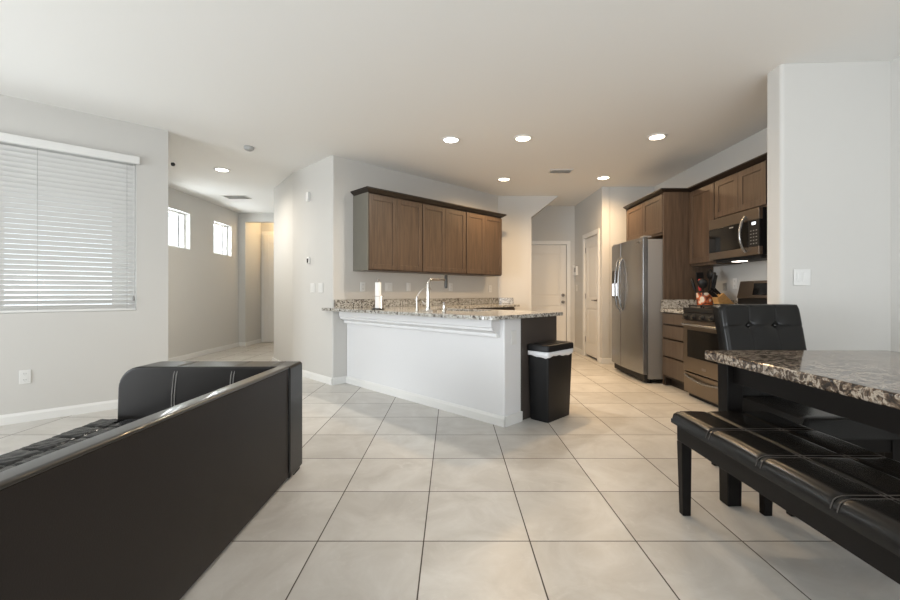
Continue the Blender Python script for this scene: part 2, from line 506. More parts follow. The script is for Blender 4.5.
mb.xf(Matrix(((0, -1, 0, -5.50), (1, 0, 0, 0), (0, 0, 1, 0), (0, 0, 0, 1))))
struct('wall_far_left', mb, M['wall'])
# pony wall of the peninsula
UP0, UP1, WP0, WP1 = -4.60, -2.164, 2.772, 3.007
struct('wall_peninsula', MB().box(UP0, UP1, WP0, WP1, 0, 0.8885), M['pony'], PEN, bevel=0.012)
crown = [(0.0, 0.730), (-0.040, 0.730), (-0.046, 0.738), (-0.046, 0.752), (-0.040, 0.760), (-0.052, 0.772), (-0.075, 0.785), (-0.100, 0.790), (-0.100, 0.812), (-0.112, 0.818), (-0.112, 0.8885), (0.0, 0.8885)]
mb = MB().prism([(WP0 + a, b) for a, b in crown], UP0 + 0.01, UP1 - 0.045, 'x')
struct('trim_1', mb, M['pony'], PEN, bevel=0.003)
# baseboards
BH = 0.085
def base_prof(mb, x0, x1, y):                     # board in front (-y) of plane y
    mb.prism([(y, 0), (y - 0.014, 0), (y - 0.014, BH - 0.022), (y - 0.006, BH), (y, BH)], x0, x1, 'x'); return mb
struct('baseboard_left', base_prof(MB(), -3.55, 0.0, 0.0), M['trim'], WIN)
b = MB().box(-4.40, -4.386, 6.0, 8.76, 0, BH); struct('baseboard_foyer', b, M['trim'], bevel=0.004)
struct('baseboard_foyer_end', MB().box(-4.386, -4.246, 8.746, 8.76, 0, BH).box(-4.26, -4.246, 8.76, 9.46, 0, BH), M['trim'], bevel=0.004)
struct('baseboard_center', base_prof(MB(), 0.05, 1.075, 0.0), M['trim'], GW)
struct('baseboard_center_foyer', MB().prism([(-2.27, 5.95), (-2.83, 6.72), (-2.845, 6.715), (-2.285, 5.945)], 0, BH), M['trim'])
struct('baseboard_peninsula', base_prof(MB(), UP0 + 0.0, UP1 + 0.014, WP0).box(UP1, UP1 + 0.014, WP0 - 0.014, WP1, 0, BH).box(-4.605, -4.591, 2.585, WP0, 0, BH), M['trim'], PEN)
struct('baseboard_kitchen_far', MB().box(2.33, 2.62, 6.586, 6.60, 0, BH), M['trim'], bevel=0.004)
struct('baseboard_pantry', MB().box(2.316, 2.33, 7.56, 8.06, 0, BH).box(2.316, 2.33, 6.586, 6.70, 0, BH), M['trim'], bevel=0.004)
struct('baseboard_partition', MB().box(2.36, 3.12, 3.035, 3.05, 0, BH), M['trim'], bevel=0.004)
struct('baseboard_dining', MB().box(3.106, 3.12, -2.6, 3.03, 0, BH), M['trim'], bevel=0.004)

# ------------------------------------------------------------------ windows and doors
w1 = struct('window_1', MB().box(BW0, BW1, 0.09, 0.13, BZ0, BZ0 + 0.05).box(BW0, BW1, 0.09, 0.13, BZ1 - 0.05, BZ1).box(BW0, BW0 + 0.05, 0.09, 0.13, BZ0 + 0.05, BZ1 - 0.05).box(BW1 - 0.05, BW1, 0.09, 0.13, BZ0 + 0.05, BZ1 - 0.05).box(-1.21, -1.16, 0.09, 0.13, BZ0 + 0.05, BZ1 - 0.05), M['vinyl'], WIN)
struct('pane', MB().box(BW0 + 0.05, BW1 - 0.05, 0.108, 0.112, BZ0 + 0.05, BZ1 - 0.05), M['glass'], parent=w1)
HF = Frame((-4.40, 0), 90)                        # x = Y, -y = +X : foyer wall frame
for i, (a, b, c, d) in enumerate(hw):
    e = 0.035
    w = struct('window_%d' % (i + 2), MB().box(a, b, 0.09, 0.14, c, c + e).box(a, b, 0.09, 0.14, d - e, d).box(a, a + e, 0.09, 0.14, c + e, d - e).box(b - e, b, 0.09, 0.14, c + e, d - e), M['vinyl'], HF)
    struct('sash', MB().box(b - 0.17, b - 0.135, 0.10, 0.13, c + e, d - e), M['gray_plate'], parent=w)
    struct('pane', MB().box(a + e, b - e, 0.112, 0.116, c + e, d - e), M['glass'], parent=w)

def panel_door(x0, x1, z1, y, panels, mb=None, zb=0.012):
    """moulded two-panel door leaf facing -y"""
    mb = mb or MB()
    s = 0.11
    mb.box(x0, x1, y + 0.008, y + 0.036, zb, z1)
    zs = [p for p in panels]
    mb.box(x0, x0 + s, y, y + 0.010, zb, z1).box(x1 - s, x1, y, y + 0.010, zb, z1)
    prev = zb
    for a, b in zs:
        mb.box(x0 + s, x1 - s, y, y + 0.010, prev, a); prev = b
        mb.box(x0 + s + 0.03, x1 - s - 0.03, y + 0.002, y + 0.010, a + 0.03, b - 0.03)
    mb.box(x0 + s, x1 - s, y, y + 0.010, prev, z1)
    return mb
def knob(x, z, y, r=0.028):
    return MB().xf(Matrix()).lathe(0, 0, [(0.03, 0), (0.03, 0.008), (0.012, 0.012), (0.012, 0.035), (r, 0.042), (r, 0.06), (r * 0.7, 0.068)], 16).xf(Matrix.Translation((x, y, z)) @ Matrix.Rotation(PI / 2, 4, 'X'))
# garage entry door at the end of the corridor
d1 = struct('door_1', panel_door(1.34, 2.17, 2.015, 8.085, [(0.22, 0.86), (1.04, 1.86)]), M['door'], bevel=0.006)
struct('door_knob', knob(2.105, 0.93, 8.085), M['nickel'], smooth=True, parent=d1)
struct('deadbolt', knob(2.105, 1.06, 8.085, 0.026), M['nickel'], smooth=True, parent=d1)
struct('trim_2', MB().box(1.26, 1.335, 8.046, 8.06, 0, 2.02).box(2.175, 2.245, 8.046, 8.06, 0, 2.02).box(1.26, 2.245, 8.046, 8.06, 2.02, 2.09), M['trim'], bevel=0.004)
# pantry door
PF = Frame((2.33, 0), -90)                        # x = -Y, -y = -X
d2 = struct('door_2', panel_door(-7.465, -6.795, 2.045, 0.02, [(0.24, 0.84), (1.02, 1.88)], zb=0.035), M['door'], PF, bevel=0.006)
lv = knob(-6.865, 0.98, 0.02, 0.012); lv.box(-6.97, -6.86, -0.045, -0.030, 0.972, 0.99)
struct('door_lever', lv, M['nickel'], smooth=True, parent=d2)
for hz in (0.25, 1.0, 1.8):
    struct('hinge', MB().box(-7.472, -7.458, 0.008, 0.022, hz, hz + 0.09), M['nickel'], parent=d2)
struct('trim_3', MB().box(-7.55, -7.47, -0.014, 0, 0, 2.05).box(-6.79, -6.71, -0.014, 0, 0, 2.05).box(-7.55, -6.71, -0.014, 0, 2.05, 2.125), M['trim'], PF, bevel=0.004)
# front door in the vestibule
d3 = struct('door_3', panel_door(-4.18, -3.32, 2.40, 9.435, [(0.25, 0.95), (1.15, 2.2)]), M['door'], bevel=0.006)
struct('door_knob', knob(-3.38, 0.98, 9.435), M['nickel'], smooth=True, parent=d3)
struct('trim_4', MB().box(-4.245, -4.182, 9.464, 9.48, 0, 2.40).box(-4.245, -3.26, 9.464, 9.48, 2.402, 2.47), M['trim'], bevel=0.004)

# ------------------------------------------------------------------ window blind
bl = thing('window_blind', 'wide white horizontal slat blind closed over the large left window', 'blind', WIN, (-1.18, 0, BZ0))
part(bl, 'valance', MB().box(BW0 - 0.02, BW1 + 0.024, -0.045, -0.004, 2.355, 2.425), M['trim'], 0.006)
sl = MB()
NS = 32
for i in range(NS):
    z = 2.345 - 0.0435 * (i + 0.5)
    n = 6; w = 0.05; t = -math.radians(46)
    lo, hi = [], []
    for k in range(n + 1):
        s = (k / n - 0.5) * w
        bow = 0.0035 * (1 - (2 * k / n - 1) ** 2)
        # room-side edge low
        lo.append((0.035 + s * math.cos(t) - bow * math.sin(t), z + s * math.sin(t) + bow * math.cos(t)))
    th = 0.0022
    ring = lo + [(a + th * math.sin(t), b - th * math.cos(t)) for a, b in lo[::-1]]
    sl.prism(ring, BW0 + 0.012, BW1 - 0.006, 'x')
part(bl, 'slats', sl, M['slat'], smooth=True)
part(bl, 'bottom_rail', MB().box(BW0 + 0.012, BW1 - 0.004, 0.010, 0.060, 0.932, 0.952), M['trim'], 0.004)
for cx in (-0.955, -0.335, -1.6):
    part(bl, 'ladder_cord', MB().tube([(cx, 0.008, 2.36), (cx, 0.008, 0.95)], 0.0014, 6), M['gray_plate'])
cdm = MB().tube([(-0.285, -0.008, 2.36), (-0.285, -0.008, 1.06)], 0.0016, 6)
part(bl, 'pull_cord', cdm, M['trim'])
part(bl, 'tassel', MB().lathe(-0.285, -0.008, [(0.003, 1.075), (0.008, 1.06), (0.010, 1.03), (0.006, 1.025)], 10), M['plate_s'], smooth=True)

# ------------------------------------------------------------------ shaker cabinets
def shaker(x0, x1, z0, z1, y, fr=0.062):
    mb = MB()
    mb.box(x0, x0 + fr, y, y + 0.020, z0, z1).box(x1 - fr, x1, y, y + 0.020, z0, z1)
    mb.box(x0 + fr, x1 - fr, y, y + 0.020, z0, z0 + fr).box(x0 + fr, x1 - fr, y, y + 0.020, z1 - fr, z1)
    mb.box(x0 + fr, x1 - fr, y + 0.007, y + 0.018, z0 + fr, z1 - fr)
    mb.prism([(y + 0.003, 0), (y + 0.010, 0), (y + 0.010, 0.008)], x0 + fr, x1 - fr, 'x') if 0 else None
    return mb
def wall_cabinet(frame, x0, x1, depth, z0, z1, doors, label, group=None, zd=None, mat='wood', gap=0.004, back=0.0):
    r = thing('wall_cabinet', label, 'cabinet', frame, ((x0 + x1) / 2, -depth / 2, z0), group)
    part(r, 'body', MB().box(x0, x1, -depth + 0.022, -0.001 - back, z0, z1), M[mat])
    w = (x1 - x0 - 0.012) / doors
    zd = zd or (z0 + 0.012, z1 - 0.015)
    for i in range(doors):
        a = x0 + 0.006 + i * w + gap / 2
        part(r, 'door', shaker(a, a + w - gap, zd[0], zd[1], -depth), M[mat], 0.003)
    return r
g = 'wall cabinets over the peninsula counter'
ts = [0.290, 1.132, 1.966, 2.792]
nm = ['left brown two-door wall cabinet above the paper towel holder, with exposed gray side', 'middle brown two-door wall cabinet above the kitchen faucet', 'right brown two-door wall cabinet of three, nearest the corridor']
for i in range(3):
    cb_ = wall_cabinet(CAB, ts[i] + 0.001, ts[i + 1] - 0.001, 0.33, 1.372, 2.300, 2, nm[i], g, zd=(1.388, 2.282))
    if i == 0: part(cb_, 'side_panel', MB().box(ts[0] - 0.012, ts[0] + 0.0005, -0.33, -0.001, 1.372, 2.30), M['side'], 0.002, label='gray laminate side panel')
def crown_run(mb, x0, x1, yf, z0, z1, e0=True, e1=True, out=0.05):
    # flared crown along x, front plane yf (-y), with mitred flare at the ends
    a0 = out if e0 else 0; a1 = out if e1 else 0
    lo = [(x0, yf, z0), (x1, yf, z0), (x1, 0 - 0.001, z0), (x0, -0.001, z0)]
    hi = [(x0 - a0, yf - out, z1), (x1 + a1, yf - out, z1), (x1 + a1, -0.001, z1), (x0 - a0, -0.001, z1)]
    mb.hexa(lo, hi); return mb
mb = crown_run(MB(), ts[0], ts[3], -0.33, 2.302, 2.338, out=0.045)
mb.box(ts[0] - 0.05, ts[3] + 0.05, -0.38, -0.001, 2.339, 2.354)
single('crown_moulding', 'dark brown crown moulding along the top of the three cabinets over the peninsula', 'moulding', CAB, (1.54, -0.165, 2.302), mb, M['wood_d'], bevel=0.003)

# right-hand kitchen wall, local x = -Y
YP = 5.10                                         # refrigerator side panel plane
wall_cabinet(KIT, -6.17, -5.122, 0.607, 1.81, 2.312, 2, 'brown two-door cabinet above the refrigerator', zd=(1.835, 2.298))
single('cabinet_side', 'tall plain brown side panel between refrigerator and drawer cabinet', 'panel', KIT, (-5.11, -0.31, 0), MB().box(-5.120, -5.10, -0.602, -0.001, 0.0, 2.312), M['wood'], bevel=0.002)
single('cabinet_side', 'brown side panel on the far side of the refrigerator', 'panel', KIT, (-6.18, -0.31, 0), MB().box(-6.192, -6.172, -0.602, -0.001, 0.0, 2.312), M['wood'], bevel=0.002)
wall_cabinet(KIT, -5.098, -4.606, 0.30, 1.415, 2.312, 1, 'tall single-door brown wall cabinet left of the microwave', zd=(1.445, 2.298))
wall_cabinet(KIT, -4.604, -3.84, 0.30, 1.885, 2.312, 2, 'brown two-door wall cabinet directly above the microwave', zd=(1.905, 2.298))
wall_cabinet(KIT, -3.838, -3.225, 0.30, 1.415, 2.312, 1, 'brown wall cabinet right of the microwave behind the partition wall', zd=(1.445, 2.298))
mb = crown_run(MB(), -6.192, -5.10, -0.607, 2.313, 2.338, False, True, 0.04)
mb.box(-6.192, -5.056, -0.652, -0.001, 2.339, 2.350)
single('crown_moulding', 'dark crown moulding on top of the refrigerator cabinet', 'moulding', KIT, (-5.6, -0.31, 2.302), mb, M['wood_d'], bevel=0.002)
mb = crown_run(MB(), -5.055, -3.225, -0.30, 2.313, 2.338, False, False, 0.04)
mb.box(-5.055, -3.225, -0.345, -0.001, 2.339, 2.350)
single('crown_moulding', 'dark crown moulding running above the microwave cabinets', 'moulding', KIT, (-4.1, -0.15, 2.302), mb, M['wood_d'], bevel=0.002)

# drawer base cabinet left of the range
r = thing('base_cabinet', 'gray-brown base cabinet with four stacked drawers left of the range', 'cabinet', KIT, (-4.84, -0.3, 0))
part(r, 'body', MB().box(-5.098, -4.585, -0.598, -0.001, 0.10, 0.874), M['inner'])
part(r, 'toe_kick', MB().box(-5.098, -4.585, -0.53, -0.001, 0.0, 0.099).box(-5.098, -5.06, -0.598, -0.53, 0.0, 0.099), M['wood_d'])
for a, b in ((0.738, 0.862), (0.572, 0.718), (0.360, 0.552), (0.130, 0.340)):
    part(r, 'drawer', MB().box(-5.094, -4.589, -0.620, -0.600, a, b), M['wood_g'], 0.004)
ct = single('countertop', 'short speckled granite countertop between refrigerator panel and range', 'countertop', KIT, (-4.84, -0.3, 0.875), MB().box(-5.098, -4.582, -0.640, -0.001, 0.875, 0.915), M['counter'], bevel=0.004)
mb = MB().box(-5.098, -5.078, -0.630, -0.022, 0.9155, 1.02).box(-5.098, -4.582, -0.021, -0.001, 0.9155, 1.02)
part(ct, 'backsplash', mb, M['counter'], 0.003)
# base cabinet on the right of the range, mostly hidden
r = thing('base_cabinet', 'gray-brown base cabinet between range and partition wall', 'cabinet', KIT, (-3.52, -0.3, 0))
part(r, 'body', MB().box(-3.812, -3.225, -0.598, -0.001, 0.10, 0.874), M['wood_g'])
part(r, 'toe_kick', MB().box(-3.812, -3.225, -0.53, -0.001, 0.0, 0.099), M['wood_d'])
part(r, 'door', shaker(-3.808, -3.23, 0.122, 0.866, -0.620), M['wood_g'], 0.003)
ct2 = single('countertop', 'short granite countertop between range and partition wall', 'countertop', KIT, (-3.52, -0.3, 0.875), MB().box(-3.815, -3.22, -0.640, -0.001, 0.875, 0.915), M['counter'], bevel=0.004)

# ------------------------------------------------------------------ peninsula cabinets, countertop, sink
r = thing('base_cabinet', 'peninsula base cabinet with dark flat end panel beside the trash can', 'cabinet', PEN, (-3.0, 3.3, 0))
part(r, 'body', MB().box(-4.55, -2.185, 3.010, 3.555, 0.10, 0.8885), M['wood'])
part(r, 'end_panel', MB().box(-2.184, -2.165, 3.009, 3.58, 0.0, 0.8885), M['panel'], 0.002, label='dark gray-brown end panel')
part(r, 'toe_kick', MB().box(-3.99, -2.19, 3.012, 3.49, 0.0, 0.099), M['wood_d'])
for i in range(4):
    a = -3.985 + i * 0.449
    part(r, 'door', shaker(-(a + 0.443), -a, 0.122, 0.866, -3.577).xf(Matrix.Rotation(PI, 4, 'Z')), M['wood'], 0.003)
CL = 3.083
r = thing('base_cabinet', 'brown base cabinet run under the granite counter along the cabinet wall', 'cabinet', CAB, (1.9, -0.3, 0))
part(r, 'body', MB().box(1.03, 2.775, -0.58, -0.002, 0.10, 0.8885), M['wood'])
part(r, 'toe_kick', MB().box(1.03, 2.775, -0.52, -0.002, 0.0, 0.099), M['wood_d'])
for i in range(4):
    a = 1.03 + i * 0.435
    part(r, 'door', shaker(a, a + 0.43, 0.122, 0.866, -0.602), M['wood'], 0.003)

def to_pen(x, y):
    s = math.sqrt(0.5); return ((x - y) * s, (x + y) * s)
def cabw(t, s):
    p = CAB.m @ Vector((t, -s, 0)); return to_pen(p.x, p.y)
poly = [(*cabw(0.012, 0.004), 0), (-4.606, 2.572, 0), (-4.80, 2.572, 0.004), (-4.745, 2.517, 0.02), (-2.095, 2.517, 0.11), (-2.095, 3.60, 0.03), (*cabw(1.005, 0.645), 0.01), (*cabw(2.83, 0.645), 0.02), (*to_pen(1.047, 7.224), 0), (*to_pen(0.79, 7.224), 0)]
outer = rounded(poly, 0, 8)
hole = rounded([(-3.55, 3.06, 0.04), (-2.80, 3.06, 0.04), (-2.80, 3.47, 0.04), (-3.55, 3.47, 0.04)], 0, 4)
bm = bmesh.new()
edges = []
for loop in (outer, hole):
    vs = [bm.verts.new((x, y, 0.889)) for x, y in loop]
    edges += [bm.edges.new((vs[i], vs[(i + 1) % len(vs)])) for i in range(len(vs))]
bmesh.ops.triangle_fill(bm, use_beauty=True, use_dissolve=False, edges=edges)
ex = bmesh.ops.extrude_face_region(bm, geom=list(bm.faces))
bmesh.ops.translate(bm, verts=[v for v in ex['geom'] if isinstance(v, bmesh.types.BMVert)], vec=(0, 0, 0.031))
mb = MB(); mb.bm.free(); mb.bm = bm
ctp = single('countertop', 'L-shaped speckled granite countertop over the peninsula and along the cabinet wall', 'countertop', PEN, (-2.9, 3.05, 0.884), mb, M['counter'], bevel=0.005)
def strip(mb, pts, th, z0, z1):
    (x0, y0), (x1, y1) = pts
    d = Vector((x1 - x0, y1 - y0)).normalized(); nn = Vector((d.y, -d.x)) * th
    mb.prism([(x0, y0), (x1, y1), (x1 + nn.x, y1 + nn.y), (x0 + nn.x, y0 + nn.y)], z0, z1); return mb
mb = strip(MB(), [cabw(0.014, 0.002), cabw(CL - 0.01, 0.002)], 0.02, 0.9205, 1.02)
strip(mb, [to_pen(0.80, 7.226), to_pen(1.045, 7.226)], 0.02, 0.9205, 1.02)
part(ctp, 'backsplash', mb, M['counter'], 0.003)
sk = MB()
sk.box(-3.56, -3.545, 3.05, 3.48, 0.70, 0.883).box(-2.805, -2.79, 3.05, 3.48, 0.70, 0.883).box(-3.545, -2.805, 3.05, 3.065, 0.70, 0.883).box(-3.545, -2.805, 3.465, 3.48, 0.70, 0.883).box(-3.56, -2.79, 3.05, 3.48, 0.69, 0.70)
single('kitchen_sink', 'undermount steel sink set in the peninsula countertop', 'sink', PEN, (-3.17, 3.26, 0.69), sk, M['steel'])

ZC = 0.9205
def pen_of(x, y): return to_pen(x, y)
# main faucet
fu, fw = pen_of(-0.2365, 4.186)
r = thing('kitchen_faucet', 'tall chrome single-lever kitchen faucet on the peninsula counter', 'faucet', PEN, (fu, fw, ZC))
part(r, 'base', MB().box(fu - 0.10, fu + 0.10, fw - 0.025, fw + 0.025, ZC, ZC + 0.012).lathe(fu, fw, [(0.027, ZC + 0.012), (0.025, ZC + 0.03), (0.021, ZC + 0.05)], 20), M['chrome'], smooth=True)
pts = [(fu, fw, ZC + 0.05), (fu, fw, 1.175)]
for k in range(1, 8):
    q = k / 8 * PI / 2
    pts.append((fu, fw + 0.05 * (1 - math.cos(q)), 1.175 + 0.062 * math.sin(q)))
pts += [(fu, fw + 0.05, 1.237), (fu, fw + 0.235, 1.238)]
part(r, 'spout', MB().tube(pts, [0.017, 0.016] + [0.014] * 7 + [0.013, 0.012], 14), M['chrome'], smooth=True)
part(r, 'spray_head', MB().lathe(fu, fw + 0.2475, [(0.010, 1.148), (0.015, 1.152), (0.017, 1.20), (0.017, 1.28), (0.013, 1.285)], 18), M['knob'], smooth=True, label='dark vertical spray head')
part(r, 'handle', MB().tube([(fu - 0.02, fw, ZC + 0.075), (fu - 0.05, fw, ZC + 0.075), (fu - 0.085, fw, ZC + 0.10)], [0.014, 0.011, 0.007], 12), M['chrome'], smooth=True)
# filtered water tap
tu, tw = pen_of(-0.355, 4.305)
r = thing('water_tap', 'small chrome filtered-water tap with thin curved neck left of the faucet', 'faucet', PEN, (tu, tw, ZC))
part(r, 'base', MB().lathe(tu, tw, [(0.020, ZC), (0.018, ZC + 0.012), (0.012, ZC + 0.03), (0.012, ZC + 0.13), (0.008, ZC + 0.15)], 16), M['chrome'], smooth=True)
part(r, 'neck', MB().tube([(tu, tw, ZC + 0.14), (tu + 0.02, tw + 0.03, 1.12), (tu + 0.04, tw + 0.07, 1.155), (tu + 0.05, tw + 0.10, 1.165), (tu + 0.055, tw + 0.125, 1.155), (tu + 0.058, tw + 0.14, 1.13)], 0.0045, 10), M['chrome'], smooth=True)
part(r, 'handle', MB().tube([(tu, tw - 0.005, ZC + 0.10), (tu - 0.03, tw - 0.01, ZC + 0.115)], 0.006, 8), M['chrome'], smooth=True)
su, sw = pen_of(-0.0757, 4.026)
r = thing('soap_dispenser', 'short chrome soap dispenser right of the kitchen faucet', 'soap dispenser', PEN, (su, sw, ZC))
part(r, 'body', MB().lathe(su, sw, [(0.020, ZC), (0.018, ZC + 0.01), (0.013, ZC + 0.02), (0.014, ZC + 0.06)], 16), M['chrome'], smooth=True)
part(r, 'pump', MB().lathe(su, sw, [(0.009, ZC + 0.061), (0.009, ZC + 0.078), (0.014, ZC + 0.080), (0.012, ZC + 0.092)], 14).tube([(su, sw, ZC + 0.085), (su, sw + 0.05, ZC + 0.083)], 0.005, 8), M['nickel'], smooth=True)
# paper towels
pu, pw = pen_of(-0.807, 4.64)
r = thing('paper_towel_holder', 'chrome and black paper towel holder standing at the left of the peninsula counter', 'towel holder', PEN, (pu, pw, ZC))
part(r, 'base', MB().lathe(pu, pw, [(0.068, ZC), (0.068, ZC + 0.008), (0.060, ZC + 0.014)], 28), M['black_plastic'], smooth=True)
part(r, 'post', MB().lathe(pu, pw, [(0.006, ZC + 0.014), (0.006, 1.225), (0.012, 1.232), (0.013, 1.245), (0.006, 1.256)], 14), M['nickel'], smooth=True)
part(r, 'guide_ring', MB().tube([(pu + 0.062 * math.cos(k / 14 * 2 * PI), pw + 0.062 * math.sin(k / 14 * 2 * PI), 1.065) for k in range(14)], 0.0025, 6, True).tube([(pu + 0.062, pw, ZC + 0.012), (pu + 0.062, pw, 1.065)], 0.0025, 6), M['chrome'], smooth=True)
mb = MB()
seg = 28
bmr = mb.bm
ri, ro, za, zb = 0.012, 0.032, ZC + 0.016, 1.215
rings = [[bmr.verts.new((pu + R * math.cos(2 * PI * k / seg), pw + R * math.sin(2 * PI * k / seg), z)) for k in range(seg)] for R, z in ((ri, za), (ro, za), (ro, zb), (ri, zb))]
for i in range(4):
    A, B = rings[i], rings[(i + 1) % 4]
    for k in range(seg): bmr.faces.new((A[k], A[(k + 1) % seg], B[(k + 1) % seg], B[k]))
single('paper_towel_roll', 'slim white paper towel roll on the holder on the peninsula counter', 'paper towel', PEN, (pu, pw, za), mb, M['paper'], smooth=True)

# ------------------------------------------------------------------ trash can
r = thing('trash_can', 'tall black plastic trash can with lid beside the peninsula end panel', 'trash can', PEN, (-2.05, 3.31, 0))
def rr(u0, u1, w0, w1, rad): return rounded([(u0, w0, rad), (u1, w0, rad), (u1, w1, rad), (u0, w1, rad)], 0, 5)
def loft(mb, loops):
    rings = [[mb.bm.verts.new((x, y, z)) for x, y in lp] for lp, z in loops]
    k = len(rings[0])
    for a, b in zip(rings, rings[1:]):
        for i in range(k): mb.bm.faces.new((a[i], a[(i + 1) % k], b[(i + 1) % k], b[i]))
    mb.bm.faces.new(rings[0][::-1]); mb.bm.faces.new(rings[-1]); return mb
part(r, 'body', loft(MB(), [(rr(-2.150, -1.966, 3.112, 3.476, 0.022), 0.0), (rr(-2.152, -1.964, 3.110, 3.478, 0.022), 0.02), (rr(-2.158, -1.950, 3.088, 3.504, 0.022), 0.60)]), M['black_plastic'], smooth=True)
n = 60
base = rr(-2.1605, -1.947, 3.084, 3.508, 0.024)
lo, hi = [], []
mb = MB()
k = len(base)
pts = []
for i in range(k):                                # subdivide so the bag hem can hang in folds
    a, b = Vector(base[i]), Vector(base[(i + 1) % k])
    m_ = max(1, int((b - a).length / 0.02))
    for j in range(m_): pts.append(a.lerp(b, j / m_))
vl = [mb.bm.verts.new((p.x, p.y, 0.556 + 0.007 * math.sin(i * 0.35) + 0.003 * math.sin(i * 1.3))) for i, p in enumerate(pts)]
vh = [mb.bm.verts.new((p.x, p.y, 0.6005)) for p in pts]
for i in range(len(pts)): mb.bm.faces.new((vl[i], vl[(i + 1) % len(pts)], vh[(i + 1) % len(pts)], vh[i]))
o = part(r, 'bag_rim', mb, M['bag'], smooth=True, label='white liner bag folded over the rim')
md = o.modifiers.new('thick', 'SOLIDIFY'); md.thickness = 0.002; md.offset = 1
part(r, 'lid', loft(MB(), [(rr(-2.163, -1.941, 3.078, 3.514, 0.026), 0.602), (rr(-2.163, -1.941, 3.078, 3.514, 0.026), 0.642), (rr(-2.158, -1.946, 3.083, 3.509, 0.03), 0.654), (rr(-2.145, -1.96, 3.10, 3.49, 0.03), 0.658)]), M['black_plastic'], smooth=True)
part(r, 'lid_flap', loft(MB(), [(rr(-2.13, -1.975, 3.13, 3.46, 0.02), 0.658), (rr(-2.128, -1.977, 3.132, 3.458, 0.02), 0.663)]), M['black_plastic'], smooth=True)

# ------------------------------------------------------------------ refrigerator (KIT frame: x = -Y, y = X - 3.14)
FX0, FX1 = -6.15, -5.14
r = thing('refrigerator', 'stainless side-by-side refrigerator under the brown cabinet', 'refrigerator', KIT, ((FX0 + FX1) / 2, -0.4, 0))
part(r, 'body', MB().box(FX0 + 0.01, FX1 - 0.004, -0.705, -0.03, 0.055, 1.755), M['steel_side'], 0.004)
part(r, 'kick_grille', MB().box(FX0 + 0.03, FX1 - 0.03, -0.74, -0.706, 0.025, 0.105), M['black_matte'])
def bowed(x0, x1, z0, z1, b0, b1):
    # door slab with a slightly bowed front; b0/b1: bow depth at each side
    n = 12; pf = []
    for i in range(n + 1):
        x = x0 + (x1 - x0) * i / n
        s = (x - FX0) / (FX1 - FX0)
        pf.append((x, -0.770 - 0.030 * (1 - (2 * s - 1) ** 2)))
    poly = pf + [(x1, -0.710), (x0, -0.710)]
    return MB().prism(poly, z0, z1)
SPL = FX0 + 0.40
for i, (a, b) in enumerate(((FX0, SPL - 0.004), (SPL + 0.004, FX1))):
    d = part(r, 'door', bowed(a, b, 0.112, 1.775, 0, 0), M['steel'], 0.006)
    hx = (SPL - 0.055) if i == 0 else (SPL + 0.055)
    hp = [(hx, -0.795, 0.86), (hx, -0.825, 0.90), (hx, -0.850, 1.05), (hx, -0.857, 1.21), (hx, -0.850, 1.37), (hx, -0.825, 1.52), (hx, -0.795, 1.56)]
    part(d, 'handle', MB().tube(hp, 0.013, 12), M['steel'], smooth=True, label='curved bar handle')
    if i == 0:
        part(d, 'dispenser', MB().box(a + 0.10, b - 0.085, -0.803, -0.75, 1.03, 1.41), M['black_glass'], 0.006, label='dark water dispenser recess')
        part(d, 'dispenser_display', MB().box(a + 0.12, b - 0.105, -0.806, -0.8035, 1.06, 1.23), M['led'])
    part(r, 'hinge_cap', MB().box((a + 0.01) if i == 0 else (b - 0.10), (a + 0.10) if i == 0 else (b - 0.01), -0.76, -0.66, 1.7765, 1.795), M['steel_side'], 0.004)
for cx in (FX0 + 0.08, FX1 - 0.08):
    part(r, 'foot', MB().lathe(cx, -0.66, [(0.025, 0.0), (0.025, 0.0545)], 14), M['black_plastic'])
    part(r, 'foot', MB().lathe(cx, -0.10, [(0.025, 0.0), (0.025, 0.0545)], 14), M['black_plastic'])
part(r, 'badge', MB().box(FX1 - 0.14, FX1 - 0.07, -0.7835, -0.775, 1.715, 1.735), M['nickel'])

r.location.x -= 0.06

# ------------------------------------------------------------------ range
RX0, RX1 = -4.578, -3.820
r = thing('range', 'warm stainless gas range with oven, right of the drawer cabinet', 'oven', KIT, ((RX0 + RX1) / 2, -0.31, 0))
part(r, 'body', MB().box(RX0, RX1, -0.60, -0.01, 0.03, 0.895), M['steel_warm'])
part(r, 'cooktop', MB().box(RX0 - 0.001, RX1 + 0.001, -0.655, -0.075, 0.896, 0.945), M['black_plastic'], 0.008)
part(r, 'control_panel', MB().hexa([(RX0, -0.668, 0.825), (RX1, -0.668, 0.825), (RX1, -0.60, 0.825), (RX0, -0.60, 0.825)], [(RX0, -0.645, 0.895), (RX1, -0.645, 0.895), (RX1, -0.60, 0.895), (RX0, -0.60, 0.895)]), M['black_plastic'], 0.004)
for i in range(5):
    kx = RX0 + 0.075 + i * 0.152
    part(r, 'knob', MB().lathe(0, 0, [(0.024, 0), (0.024, 0.006), (0.019, 0.010), (0.018, 0.034), (0.014, 0.037)], 18).xf(Matrix.Translation((kx, -0.658, 0.860)) @ Matrix.Rotation(PI / 2 + 0.32, 4, 'X')), M['knob'], smooth=True)
d = part(r, 'oven_door', MB().box(RX0 + 0.003, RX1 - 0.003, -0.650, -0.601, 0.275, 0.815), M['steel_warm'], 0.006)
part(d, 'window', MB().box(RX0 + 0.085, RX1 - 0.085, -0.6525, -0.6495, 0.43, 0.715), M['black_glass'])
part(d, 'handle', MB().tube([(RX0 + 0.05, -0.65, 0.770), (RX0 + 0.06, -0.690, 0.772), (RX0 + 0.12, -0.702, 0.772), (RX1 - 0.12, -0.702, 0.772), (RX1 - 0.06, -0.690, 0.772), (RX1 - 0.05, -0.65, 0.770)], 0.013, 12), M['steel'], smooth=True)
